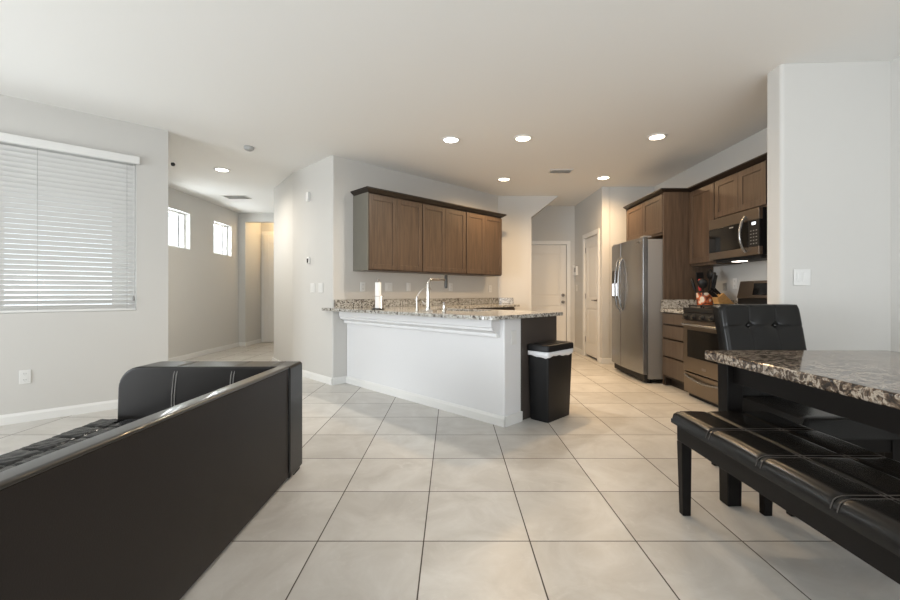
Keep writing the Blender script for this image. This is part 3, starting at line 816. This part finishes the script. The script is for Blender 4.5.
part(d, 'badge', MB().box(-4.235, -4.165, -0.6535, -0.650, 0.325, 0.350), M['nickel'])
d = part(r, 'drawer', MB().box(RX0 + 0.003, RX1 - 0.003, -0.645, -0.601, 0.055, 0.262), M['steel_warm'], 0.006)
hp = []
for i in range(13):
    s = i / 12
    hp.append((RX0 + 0.04 + s * (RX1 - RX0 - 0.08), -0.652 - 0.024 * math.sin(PI * s), 0.232 - 0.032 * math.sin(PI * s)))
part(d, 'handle', MB().tube(hp, 0.011, 10), M['steel'], smooth=True)
part(r, 'kick', MB().box(RX0 + 0.01, RX1 - 0.01, -0.59, -0.05, 0.0, 0.029), M['black_matte'])
bgp = part(r, 'back_guard', MB().hexa([(RX0 + 0.01, -0.085, 1.045), (RX1 - 0.01, -0.085, 1.045), (RX1 - 0.01, -0.012, 1.045), (RX0 + 0.01, -0.012, 1.045)], [(RX0 + 0.025, -0.055, 1.225), (RX1 - 0.025, -0.055, 1.225), (RX1 - 0.025, -0.012, 1.225), (RX0 + 0.025, -0.012, 1.225)]), M['steel_warm'], 0.008)
part(r, 'back_guard_base', MB().box(RX0 + 0.015, RX1 - 0.015, -0.072, -0.012, 0.946, 1.044), M['black_plastic'])
part(bgp, 'display', MB().hexa([(-4.33, -0.0815, 1.08), (-4.06, -0.0815, 1.08), (-4.06, -0.07, 1.08), (-4.33, -0.07, 1.08)], [(-4.33, -0.0615, 1.20), (-4.06, -0.0615, 1.20), (-4.06, -0.05, 1.20), (-4.33, -0.05, 1.20)]), M['black_glass'])
for gx in (RX0 + 0.02, RX0 + 0.27, RX0 + 0.52):
    mb = MB()
    for yy in (-0.60, -0.36, -0.12): mb.box(gx, gx + 0.22, yy - 0.006, yy + 0.006, 0.958, 0.972)
    for xx in (gx, gx + 0.104, gx + 0.208): mb.box(xx, xx + 0.012, -0.60, -0.12, 0.958, 0.972)
    for xx in (gx, gx + 0.208):
        for yy in (-0.60, -0.132): mb.box(xx, xx + 0.012, yy, yy + 0.012, 0.9455, 0.958)
    part(r, 'burner_grate', mb, M['black_matte'], 0.002)

# ------------------------------------------------------------------ microwave
r = thing('microwave', 'stainless and black over-the-range microwave under the two-door cabinet', 'microwave', KIT, (-4.22, -0.19, 1.45))
MX0, MX1, MZ0, MZ1 = -4.598, -3.846, 1.452, 1.880
part(r, 'body', MB().box(MX0, MX1, -0.325, -0.005, MZ0, MZ1), M['black_plastic'])
part(r, 'front_frame', MB().box(MX0, MX1, -0.362, -0.326, MZ1 - 0.105, MZ1 - 0.002).box(MX0, MX1, -0.362, -0.326, MZ0, MZ0 + 0.075), M['steel_warm'], 0.004, label='stainless top and bottom bands')
part(r, 'door_glass', MB().box(MX0, -3.992, -0.360, -0.326, MZ0 + 0.076, MZ1 - 0.106), M['black_glass'], 0.003)
part(r, 'control_panel', MB().box(-3.990, MX1, -0.360, -0.326, MZ0 + 0.076, MZ1 - 0.106), M['black_plastic'], 0.003)
for i in range(5):
    for j in range(3):
        part(r, 'button', MB().box(-3.962 + j * 0.036, -3.962 + j * 0.036 + 0.018, -0.3612, -0.3603, MZ0 + 0.10 + i * 0.030, MZ0 + 0.108 + i * 0.030), M['plate_s'])
part(r, 'clock', MB().box(-3.94, -3.89, -0.3612, -0.3603, MZ1 - 0.15, MZ1 - 0.125), M['led'])
hp = []
for i in range(13):
    s = i / 12
    hp.append((-4.020, -0.364 - 0.055 * math.sin(PI * s) ** 0.7, MZ0 + 0.035 + s * 0.335))
part(r, 'handle', MB().tube(hp, 0.014, 12), M['steel'], smooth=True, label='bowed chrome handle')
part(r, 'vent_bottom', MB().box(MX0 + 0.04, MX1 - 0.04, -0.31, -0.05, MZ0 - 0.030, MZ0 - 0.0005), M['black_matte'])
part(r, 'lamp', MB().box(-4.36, -4.24, -0.27, -0.19, MZ0 - 0.034, MZ0 - 0.0305), M['hoodlamp'], label='lit work lamp under the microwave')
part(r, 'logo', MB().box(-4.26, -4.20, -0.3612, -0.3603, MZ1 - 0.135, MZ1 - 0.125), M['plate_s'])

# ------------------------------------------------------------------ crock, utensils, knife block
ku, kw, KZ = -4.80, -0.285, 0.9155
mb = MB(); seg = 28
prof = [(0.070, KZ), (0.078, KZ + 0.01), (0.082, KZ + 0.09), (0.085, KZ + 0.185), (0.079, KZ + 0.188), (0.074, KZ + 0.16), (0.072, KZ + 0.012)]
single('utensil_crock', 'red and cream patterned utensil crock on the counter left of the range', 'crock', KIT, (ku, kw, KZ), mb.lathe(ku, kw, prof, seg), M['crock'], smooth=True)
def utensil(label, tip, foot, head, mat, mat2='black_plastic'):
    a = Vector((ku + foot[0], kw + foot[1], KZ + 0.02)); b = Vector((ku + tip[0], kw + tip[1], tip[2]))
    d = (b - a).normalized()
    r = thing('cooking_utensil', label, 'utensil', KIT, a, 'utensils standing in the patterned crock')
    part(r, 'handle', MB().tube([a, a.lerp(b, 0.8)], [0.008, 0.007], 8), M[mat2], smooth=True)
    hl = (b - a).length * 0.2
    q = d.to_track_quat('Z', 'Y').to_matrix().to_4x4()
    m = Matrix.Translation(a.lerp(b, 0.8)) @ q
    hb = MB()
    if head == 'round':
        hb.lathe(0, 0, [(0.006, -0.005), (0.030, 0.012), (0.040, 0.04), (0.034, 0.070), (0.010, 0.086)], 16).xf(Matrix.Diagonal((1, 0.45, 1, 1)))
    elif head == 'flat':
        hb.box(-0.034, 0.034, -0.003, 0.003, 0.0, 0.095)
    elif head == 'bar':
        hb.lathe(0, 0, [(0.009, -0.01), (0.014, 0.02), (0.013, 0.085), (0.008, 0.095)], 12)
    elif head == 'tong':
        hb.box(-0.018, -0.010, -0.012, 0.012, -0.02, 0.09).box(0.010, 0.018, -0.012, 0.012, -0.02, 0.09).box(-0.018, 0.018, -0.010, 0.010, -0.03, -0.02)
    hb.xf(m @ Matrix.Scale(1.3, 4))
    part(r, 'head', hb, M[mat], 0.002 if head != 'round' else 0, smooth=True)
utensil('black ladle with a large round head standing tallest in the patterned crock', (-0.01, 0.065, 1.335), (-0.01, 0.038), 'round', 'black_plastic')
utensil('black flat spatula leaning left in the patterned crock', (-0.085, -0.005, 1.285), (-0.045, 0.0), 'flat', 'black_plastic')
utensil('black utensil handle leaning lowest to the left out of the patterned crock', (-0.125, -0.06, 1.205), (-0.035, -0.03), 'bar', 'black_plastic')
utensil('red-headed utensil in the middle of the patterned crock', (0.0, -0.055, 1.185), (0.0, -0.045), 'bar', 'red')
utensil('black tongs leaning right in the patterned crock', (0.050, 0.085, 1.245), (0.025, 0.040), 'tong', 'black_plastic')
utensil('thick black utensil handle leaning furthest right out of the crock', (0.115, 0.03, 1.275), (0.042, 0.012), 'bar', 'black_plastic')
utensil('small black spoon leaning towards the range in the patterned crock', (0.085, -0.075, 1.205), (0.03, -0.032), 'round', 'black_plastic')
# knife block, slanting up to the left
bx, by = -4.655, -0.155
mb = MB().prism([(by - 0.095, KZ + 0.085), (by - 0.060, KZ), (by + 0.095, KZ), (by + 0.110, KZ + 0.035), (by - 0.040, KZ + 0.185), (by - 0.110, KZ + 0.130)], bx - 0.05, bx + 0.05, 'x')
single('knife_block', 'slanted tan wooden knife block right of the patterned crock', 'knife block', KIT, (bx, by, KZ), mb, M['block'], bevel=0.004)
for i, (du, dv) in enumerate(((0.014, -0.03), (0.014, 0.0), (0.014, 0.03), (0.052, -0.025), (0.052, 0.02))):
    ny_, nz_ = -0.72, 0.69
    py_ = by - 0.110 + du; pz_ = KZ + 0.130 + du * 0.786
    a = Vector((bx + dv, py_ + ny_ * 0.003, pz_ + nz_ * 0.003)); b = a + Vector((0, ny_, nz_)) * (0.085 + 0.015 * (i % 2))
    single('knife', 'black-handled knife pushed into the tan wooden block', 'knife', KIT, a, MB().tube([a, a.lerp(b, 0.2), b], [0.008, 0.011, 0.012], 8), M['black_plastic'], 'knives in the block', smooth=True)

# ------------------------------------------------------------------ sofa
r = thing('sofa', 'low black leather sofa seen from behind in the left foreground', 'sofa', WF, (-1.5, 1.65, 0))
SB = -0.955
def skew(mb):
    for v in mb.bm.verts:
        if v.co.z > 0.3: v.co.z += 0.026 * (2.482 - v.co.y) / 1.58
    return mb
part(r, 'backrest', skew(MB().prism(rounded([(SB, 0.010, 0.008), (SB, 0.656, 0.004), (SB - 0.066, 0.656, 0.004), (SB - 0.105, 0.10, 0.01)], 0, 4), 0.80, 2.482, 'y')), M['leather_b'], 0.004, label='dark brown-black outer back')
part(r, 'top_roll', skew(MB().prism(rounded([(SB + 0.002, 0.657, 0.004), (SB + 0.002, 0.673, 0.012), (SB - 0.067, 0.673, 0.012), (SB - 0.067, 0.657, 0.004)], 0, 8), 0.80, 2.484, 'y')), M['leather_s'], smooth=True, label='shiny rounded top edge of the sofa back')
def arm(y0, y1):
    prof = rounded([(-1.975, 0.012, 0.02), (-0.948, 0.012, 0.012), (-0.948, 0.668, 0.02), (-1.955, 0.668, 0.13)], 0, 8)
    return MB().prism(prof, y0, y1, 'y')
for y0, y1, yf in ((2.488, 2.700, 2.488), (0.575, 0.79, 0.79)):
    a = part(r, 'armrest', arm(y0, y1), M['leather_a'], 0.022, 4)
    s = -1 if yf == y0 else 1
    for x in (-1.635, -1.30, -1.09):
        for dx in (-0.008, 0.008):
            part(a, 'seam', MB().tube([(x + dx, yf + s * 0.002, 0.36), (x + dx + 0.004, yf + s * 0.002, 0.50), (x + dx + 0.015, yf + s * 0.0015, 0.62), (x + dx + 0.022, yf - s * 0.005, 0.660), (x + dx + 0.026, yf - s * 0.022, 0.6690), (x + dx + 0.032, yf - s * 0.19, 0.6690)], 0.0028, 6), M['stitch'], smooth=True, label='pale stitched seam')
def tuft_pad(x0, x1, y0, y1, zb, zt, cols, rows, depth, rad, nx, ny, rim=0.0, wr=0.0):
    def edge(u, L):                               # superellipse rounding towards the rim
        d = min(u, 1 - u) * L
        return 1.0 if d >= rad else math.sqrt(max(0.0, 1 - ((rad - d) / rad) ** 2))
    def top(u, v):
        x = x0 + (x1 - x0) * u; y = y0 + (y1 - y0) * v
        e = min(edge(u, x1 - x0), edge(v, y1 - y0))
        a = abs(math.sin(PI * u * cols)) if cols > 1 else 1
        b_ = abs(math.sin(PI * v * rows)) if rows > 1 else 1
        if cols > 1 and (u < 0.5 / cols or u > 1 - 0.5 / cols): a = max(a, 0.0) if 0.4 / cols < u < 1 - 0.4 / cols else 1
        if rows > 1 and (v < 0.4 / rows or v > 1 - 0.4 / rows): b_ = 1
        gsum = depth * (math.exp(-(a / 0.16) ** 2) + math.exp(-(b_ / 0.12) ** 2)) + depth * 0.9 * (1 - (min(a, 1) * min(b_, 1)) ** 0.5)
        if rim: gsum *= min(1.0, min(u, 1 - u) * (x1 - x0) / rim)
        if wr: gsum += wr * (math.sin(31 * x + 9 * math.sin(17 * y)) * math.sin(37 * y + 7 * math.sin(23 * x)))
        return (x, y, zb + (zt - zb) * (0.30 + 0.70 * e) - gsum * e)
    return MB().grid(nx, ny, top, lambda u, v: (x0 + (x1 - x0) * u, y0 + (y1 - y0) * v, zb))
part(r, 'seat', MB().box(-2.0, -1.065, 0.80, 2.484, 0.03, 0.215), M['leather_b'], 0.01)
part(r, 'seat_cushion', tuft_pad(-2.05, -1.062, 0.80, 2.482, 0.217, 0.375, 6, 10, 0.006, 0.035, 110, 190, 0.12, 0.002), M['leather'], smooth=True)
for x, y in ((-1.0, 2.62), (-1.90, 2.62), (-1.0, 0.64), (-1.90, 0.64)):
    part(r, 'foot', MB().box(x - 0.03, x + 0.045, y - 0.05, y + 0.05, 0.0, 0.0115), M['espresso'])
mb = MB().tube([(SB + 0.001, 2.484, 0.66), (SB + 0.004, 2.485, 0.5), (SB + 0.001, 2.486, 0.3), (SB + 0.004, 2.487, 0.05)], 0.005, 8)
part(r, 'side_seam', mb, M['leather'], smooth=True)

# ------------------------------------------------------------------ dining bench
BX0, BX1, BY0, BY1 = 1.110, 1.60, 0.93, 2.155
r = thing('dining_bench', 'long black tufted leather bench along the marble table', 'bench', WF, (1.36, 1.55, 0))
part(r, 'cushion', tuft_pad(BX0, BX1, BY0, BY1, 0.445, 0.512, 3, 4, 0.0055, 0.045, 60, 120), M['leather'], smooth=True)
part(r, 'apron', MB().box(BX0 + 0.020, BX1 - 0.012, BY0 + 0.012, BY1 - 0.018, 0.362, 0.444), M['espresso'], 0.004)
for lx in (BX0 + 0.019, BX1 - 0.062):
    for ly in (BY1 - 0.068, BY0 + 0.012):
        fx = 0.004 if lx < 1.3 else -0.004
        lo = [(lx + 0.005 + fx, ly + 0.006, 0), (lx + 0.045 + fx, ly + 0.006, 0), (lx + 0.045 + fx, ly + 0.044, 0), (lx + 0.005 + fx, ly + 0.044, 0)]
        hi = [(lx, ly, 0.3615), (lx + 0.05, ly, 0.3615), (lx + 0.05, ly + 0.05, 0.3615), (lx, ly + 0.05, 0.3615)]
        part(r, 'leg', MB().hexa(lo, hi), M['espresso'], 0.004)
cw = (BX1 - BX0) / 3; rw = (BY1 - BY0) / 4
for i in (1, 2):
    for j in (1, 2, 3):
        part(r, 'tuft_button', MB().lathe(BX0 + cw * i, BY0 + rw * j, [(0.008, 0.488), (0.009, 0.496), (0.004, 0.500)], 12), M['leather'], smooth=True)
def pad_z(d): return 0.445 + 0.067 * (0.30 + 0.70 * (1.0 if d >= 0.045 else math.sqrt(max(0, 1 - ((0.045 - d) / 0.045) ** 2))))
for j in (1, 2, 3):
    for dy in (-0.011, 0.011):
        y = BY0 + rw * j + dy
        pts = []
        for k in range(61):
            u = k / 60; x = BX0 + (BX1 - BX0) * u
            d = min(x - BX0, BX1 - x)
            pts.append((x, y, pad_z(d) - 0.0085 * min(1, d / 0.03) + 0.0022))
        part(r, 'seam', MB().tube(pts, 0.0018, 5), M['stitch_d'], smooth=True)
for i in (1, 2):
    for dx in (-0.008, 0.008):
        x = BX0 + cw * i + dx
        part(r, 'seam', MB().tube([(x, BY0 + 0.05 + (BY1 - BY0 - 0.1) * k / 40, 0.5042) for k in range(41)], 0.0018, 5), M['stitch_d'], smooth=True)

# ------------------------------------------------------------------ dining table
TX0, TX1, TY0, TY1 = 1.37, 2.36, 0.72, 2.31
r = thing('dining_table', 'dining table with glossy brown marble top and dark legs', 'table', WF, (1.86, 1.5, 0))
part(r, 'tabletop', MB().box(TX0, TX1, TY0, TY1, 0.740, 0.790), M['marble'], 0.010, 3, label='brown and cream veined marble top')
part(r, 'apron', MB().box(TX0 + 0.075, TX1 - 0.075, TY0 + 0.075, TY0 + 0.10, 0.640, 0.739).box(TX0 + 0.075, TX1 - 0.075, TY1 - 0.10, TY1 - 0.075, 0.640, 0.739).box(TX0 + 0.075, TX0 + 0.10, TY0 + 0.10, TY1 - 0.10, 0.640, 0.739).box(TX1 - 0.10, TX1 - 0.075, TY0 + 0.10, TY1 - 0.10, 0.640, 0.739), M['espresso'])
for lx in (TX0 + 0.043, TX1 - 0.128):
    for ly in (TY1 - 0.130, TY0 + 0.055):
        lo = [(lx + 0.006, ly + 0.006, 0), (lx + 0.078, ly + 0.006, 0), (lx + 0.078, ly + 0.078, 0), (lx + 0.006, ly + 0.078, 0)]
        hi = [(lx, ly, 0.7395), (lx + 0.085, ly, 0.7395), (lx + 0.085, ly + 0.085, 0.7395), (lx, ly + 0.085, 0.7395)]
        part(r, 'leg', MB().hexa(lo, hi), M['espresso'], 0.005)

# ------------------------------------------------------------------ dining chair at the head of the table
r = thing('dining_chair', 'black leather dining chair with buttoned back at the far end of the table', 'chair', WF, (1.962, 2.37, 0))
HX = 0.250
def lean(z): return 2.565 + 0.14 * ((z - 0.40) / 0.64) ** 1.15 if z > 0.40 else 2.565
mb = MB()
def bfront(u, v):
    z = 0.40 + 0.638 * v
    wx = HX * (1 + 0.03 * v) - 0.012 * math.exp(-((v - 1.0) / 0.04) ** 2)
    x = 1.962 + (2 * u - 1) * wx
    su = min(u, 1 - u) * 2 * HX; sv = min(v, 1 - v) * 0.638
    rad = 0.03
    e = min(1 if su >= rad else math.sqrt(max(0, 1 - ((rad - su) / rad) ** 2)), 1 if sv >= rad else math.sqrt(max(0, 1 - ((rad - sv) / rad) ** 2)))
    dimple = 0
    for bx_ in (-0.083, 0.083):
        dd = math.hypot((x - 1.962 - bx_) / 0.06, (z - 0.895) / 0.06)
        dimple += 0.016 * math.exp(-dd * dd) + 0.010 * math.exp(-(dd * 3.2) ** 2)
    dimple += 0.004 * math.exp(-((z - 0.895) / 0.006) ** 2)
    for bx_ in (-0.083, 0.083): dimple += 0.003 * math.exp(-((x - 1.962 - bx_) / 0.006) ** 2)
    return (x, lean(z) + 0.03 - 0.03 * e + dimple, z - 0.012 * (1 - e) * (1 if v > 0.5 else 0))
def bback(u, v):
    z = 0.40 + 0.638 * v
    wx = HX * (1 + 0.03 * v) - 0.012 * math.exp(-((v - 1.0) / 0.04) ** 2)
    return (1.962 + (2 * u - 1) * wx, lean(z) + 0.085, z - 0.010 * (1 if v > 0.985 else 0))
part(r, 'backrest', MB().grid(72, 80, bfront, bback), M['leather'], smooth=True)
for bx_ in (-0.083, 0.083):
    m = Matrix.Translation((1.962 + bx_, lean(0.895) + 0.026, 0.895)) @ Matrix.Rotation(PI / 2, 4, 'X')
    part(r, 'tuft_button', MB().lathe(0, 0, [(0.011, 0), (0.012, 0.006), (0.006, 0.011)], 14).xf(m), M['leather'], smooth=True)
part(r, 'seat', tuft_pad(1.715, 2.21, 2.075, 2.560, 0.385, 0.485, 1, 1, 0.0, 0.04, 24, 24), M['leather'], smooth=True)
part(r, 'apron', MB().box(1.73, 2.195, 2.09, 2.62, 0.315, 0.384), M['espresso'], 0.004)
for lx in (1.66, 2.16):
    lo = [(lx + 0.006, 2.086, 0), (lx + 0.042, 2.086, 0), (lx + 0.042, 2.122, 0), (lx + 0.006, 2.122, 0)]
    hi = [(lx, 2.082, 0.3845), (lx + 0.048, 2.082, 0.3845), (lx + 0.048, 2.130, 0.3845), (lx, 2.130, 0.3845)]
    part(r, 'leg', MB().hexa(lo, hi), M['espresso'], 0.004)
    lo = [(lx + 0.006, 2.70, 0), (lx + 0.042, 2.70, 0), (lx + 0.042, 2.736, 0), (lx + 0.006, 2.736, 0)]
    hi = [(lx, 2.60, 0.3995), (lx + 0.048, 2.60, 0.3995), (lx + 0.048, 2.645, 0.3995), (lx, 2.645, 0.3995)]
    part(r, 'leg', MB().hexa(lo, hi), M['espresso'], 0.004)

# ------------------------------------------------------------------ wall plates and small wall devices (x along the wall, -y into the room)
def plate(frame, x, z, kind, label, group=None, w=0.072, h=0.118, mat='plate', y=0.0, name=None):
    r = thing(name or ('wall_outlet' if kind == 'outlet' else 'light_switch'), label, 'outlet' if kind == 'outlet' else 'switch', frame, (x, y, z), group)
    part(r, 'cover_plate', MB().box(x - w / 2, x + w / 2, y - 0.007, y - 0.0005, z - h / 2, z + h / 2), M[mat], 0.003)
    if kind == 'outlet':
        for dz in (-0.026, 0.026):
            s = part(r, 'socket', MB().box(x - 0.017, x + 0.017, y - 0.0095, y - 0.0072, z + dz - 0.017, z + dz + 0.017), M[mat], 0.002)
            part(s, 'slots', MB().box(x - 0.008, x - 0.005, y - 0.0102, y - 0.0096, z + dz - 0.004, z + dz + 0.008).box(x + 0.005, x + 0.008, y - 0.0102, y - 0.0096, z + dz - 0.004, z + dz + 0.008).box(x - 0.002, x + 0.002, y - 0.0102, y - 0.0096, z + dz - 0.012, z + dz - 0.008), M['plate_s'])
    else:
        n_ = max(1, round((w - 0.02) / 0.05))
        for i in range(n_):
            cx = x + (i - (n_ - 1) / 2) * 0.046
            part(r, 'rocker', MB().box(cx - 0.016, cx + 0.016, y - 0.011, y - 0.0072, z - 0.033, z + 0.033), M[mat], 0.003)
    return r
go = 'plates under the three peninsula wall cabinets'
plate(CAB, 0.419, 1.178, 'outlet', 'white wall outlet left of the paper towel roll', go)
plate(CAB, 0.819, 1.180, 'switch', 'white double switch on the wall just right of the paper towel roll', go, w=0.116)
plate(CAB, 1.157, 1.183, 'switch', 'white single switch on the wall between paper towel roll and faucet', go)
plate(CAB, 1.965, 1.190, 'outlet', 'white wall outlet just right of the faucet spray head', go)
plate(CAB, 2.876, 1.170, 'outlet', 'white wall outlet near the corner at the right end of the backsplash', go)
plate(GW, 0.588, 1.165, 'switch', 'left of two white switches on the wall beside the peninsula', w=0.116)
plate(GW, 0.797, 1.165, 'switch', 'right of two white switches nearest the kitchen wall corner', w=0.116)
plate(WIN, -1.03, 0.385, 'outlet', 'white wall outlet low on the wall under the blind-covered window')
plate(WF, 2.511, 1.213, 'switch', 'white double rocker switch on the partition wall behind the chair', w=0.12, y=3.052)
plate(KIT, -4.71, 1.205, 'outlet', 'white wall outlet between knife block and range back guard')
plate(KIT, -4.89, 1.17, 'outlet', 'gray wall outlet above the knife block, left of the white one', mat='gray_plate', w=0.06, h=0.09)
plate(PF, -7.92, 1.193, 'switch', 'white switch on the pantry wall below the intercom')
EF = Frame((0, 0), 45)                            # end face of the pony wall: x = w, -y = +u
p = plate(EF, 2.896, 0.725, 'switch', 'white blank-looking switch plate on the end of the peninsula wall', y=-UP1 * -1 * -1 if False else 2.164)

tag(mesh_obj('x', MB().box(0, 0.001, 0, 0.001, 0, 0.001), M['plate']), 'x', 'x') if False else None
r = thing('wall_sensor', 'small white rectangular sensor high on the wall left of the kitchen', 'wall sensor', GW, (0.48, 0, 2.343))
part(r, 'housing', MB().box(0.455, 0.515, -0.035, -0.0005, 2.285, 2.40), M['plate'], 0.008)
r = thing('thermostat', 'tiny white thermostat with dark display on the wall left of the kitchen', 'thermostat', GW, (0.48, 0, 1.527))
part(r, 'housing', MB().box(0.452, 0.512, -0.022, -0.0005, 1.485, 1.565), M['plate'], 0.004)
part(r, 'display', MB().box(0.462, 0.502, -0.0235, -0.0222, 1.490, 1.545), M['black_glass'])
r = thing('intercom', 'white wall intercom left of the pantry door above a switch', 'intercom', PF, (-8.10, 0, 1.541))
part(r, 'housing', MB().box(-8.02, -7.86, -0.035, -0.0005, 1.43, 1.60), M['plate'], 0.006)
part(r, 'handset', MB().box(-8.045, -8.021, -0.05, -0.0005, 1.44, 1.62), M['plate'], 0.008)
part(r, 'panel', MB().box(-8.0, -7.885, -0.037, -0.0352, 1.49, 1.57), M['gray_plate'])
r = thing('security_sensor', 'small black sensor on the corner edge of the window wall near the ceiling', 'wall sensor', WF, (-2.87, 4.36, 2.42))
part(r, 'housing', MB().lathe(0, 0, [(0.010, 0), (0.018, 0.006), (0.018, 0.026), (0.010, 0.034)], 16).xf(Matrix.Translation((-2.889, 4.375, 2.425)) @ Matrix.Rotation(PI / 2, 4, 'Y')), M['black_plastic'], smooth=True)

# ------------------------------------------------------------------ ceiling fixtures
lights = [((-0.011, 4.568), 'w', 120, 'white recessed ceiling light above the peninsula, nearest and leftmost'),
          ((0.756, 4.524), 'y', 116, 'warm recessed ceiling light above the trash can, second from left in the near row'),
          ((2.161, 4.481), 'y', 48, 'recessed ceiling light in front of the microwave cabinets'),
          ((0.753, 6.151), 'y', 116, 'recessed ceiling light near the right end of the peninsula wall cabinets'),
          ((2.164, 6.071), 'y', 116, 'recessed ceiling light in front of the refrigerator'),
          ((-3.073, 5.678), 'w', 125, 'recessed ceiling light in the foyer beyond the window wall')]
LC = {'w': (1.0, 0.92, 0.80), 'y': (1.0, 0.68, 0.37)}
for (x, y), k, pw_, lab in lights:
    r = thing('ceiling_light', lab, 'ceiling light', WF, (x, y, H), 'recessed ceiling lights')
    seg = 32
    mb = MB(); bmr = mb.bm
    rings = [[bmr.verts.new((x + R * math.cos(2 * PI * q / seg), y + R * math.sin(2 * PI * q / seg), z)) for q in range(seg)] for R, z in ((0.074, H - 0.0005), (0.102, H - 0.0005), (0.100, H - 0.006), (0.078, H - 0.012), (0.074, H - 0.008))]
    for i in range(5):
        A, B = rings[i], rings[(i + 1) % 5]
        for q in range(seg): bmr.faces.new((A[q], A[(q + 1) % seg], B[(q + 1) % seg], B[q]))
    part(r, 'trim_ring', mb, M['plate'], smooth=True)
    part(r, 'lens', MB().lathe(x, y, [(0.073, H - 0.0006), (0.073, H - 0.005), (0.05, H - 0.008)], 32), M['lens_' + k], smooth=True, label='glowing lens')
    l = downlight('lamp_bulb', (x, y, H - 0.03), pw_, LC[k])
# vestibule warm lamp out of sight above the opening
l = bpy.data.lights.new('lamp_bulb', 'POINT'); l.energy = 12; l.color = (1.0, 0.70, 0.36); l.shadow_soft_size = 0.08
o = bpy.data.objects.new('lamp_bulb', l); COL.objects.link(o); o.location = (-3.60, 9.18, 2.62)

r = thing('smoke_detector', 'small round smoke detector on the ceiling before the foyer', 'smoke detector', WF, (-2.294, 4.803, H))
part(r, 'housing', MB().lathe(-2.294, 4.803, [(0.055, H - 0.0005), (0.055, H - 0.018), (0.045, H - 0.034), (0.02, H - 0.038)], 24), M['gray_plate'], smooth=True)
part(r, 'sensor_grille', MB().lathe(-2.294, 4.803, [(0.030, H - 0.0365), (0.026, H - 0.044), (0.012, H - 0.046)], 20), M['gray_plate'], smooth=True)
def vent(x, y, sx, sy, label, dm='vent_d'):
    r = thing('ceiling_vent', label, 'vent', WF, (x, y, H), 'ceiling vents')
    fr = MB().box(x - sx, x + sx, y - sy, y - sy + 0.02, H - 0.010, H - 0.0005).box(x - sx, x + sx, y + sy - 0.02, y + sy, H - 0.010, H - 0.0005).box(x - sx, x - sx + 0.02, y - sy + 0.02, y + sy - 0.02, H - 0.010, H - 0.0005).box(x + sx - 0.02, x + sx, y - sy + 0.02, y + sy - 0.02, H - 0.010, H - 0.0005)
    part(r, 'frame', fr, M['vent'], 0.002)
    part(r, 'duct', MB().box(x - sx + 0.021, x + sx - 0.021, y - sy + 0.021, y + sy - 0.021, H - 0.002, H - 0.0006), M[dm])
    mb = MB()
    k = 6
    for i in range(k):
        yy = y - sy + 0.03 + (2 * sy - 0.06) * i / (k - 1)
        mb.hexa([(x - sx + 0.02, yy - 0.004, H - 0.012), (x + sx - 0.02, yy - 0.004, H - 0.012), (x + sx - 0.02, yy - 0.002, H - 0.012), (x - sx + 0.02, yy - 0.002, H - 0.012)],
                [(x - sx + 0.02, yy + 0.006, H - 0.003), (x + sx - 0.02, yy + 0.006, H - 0.003), (x + sx - 0.02, yy + 0.008, H - 0.003), (x - sx + 0.02, yy + 0.008, H - 0.003)])
    part(r, 'louvres', mb, M['vent'])
vent(1.47, 5.75, 0.155, 0.085, 'white rectangular ceiling vent between the kitchen lights')
vent(-3.70, 7.30, 0.20, 0.13, 'ceiling vent at the far end of the foyer', 'gray_plate')
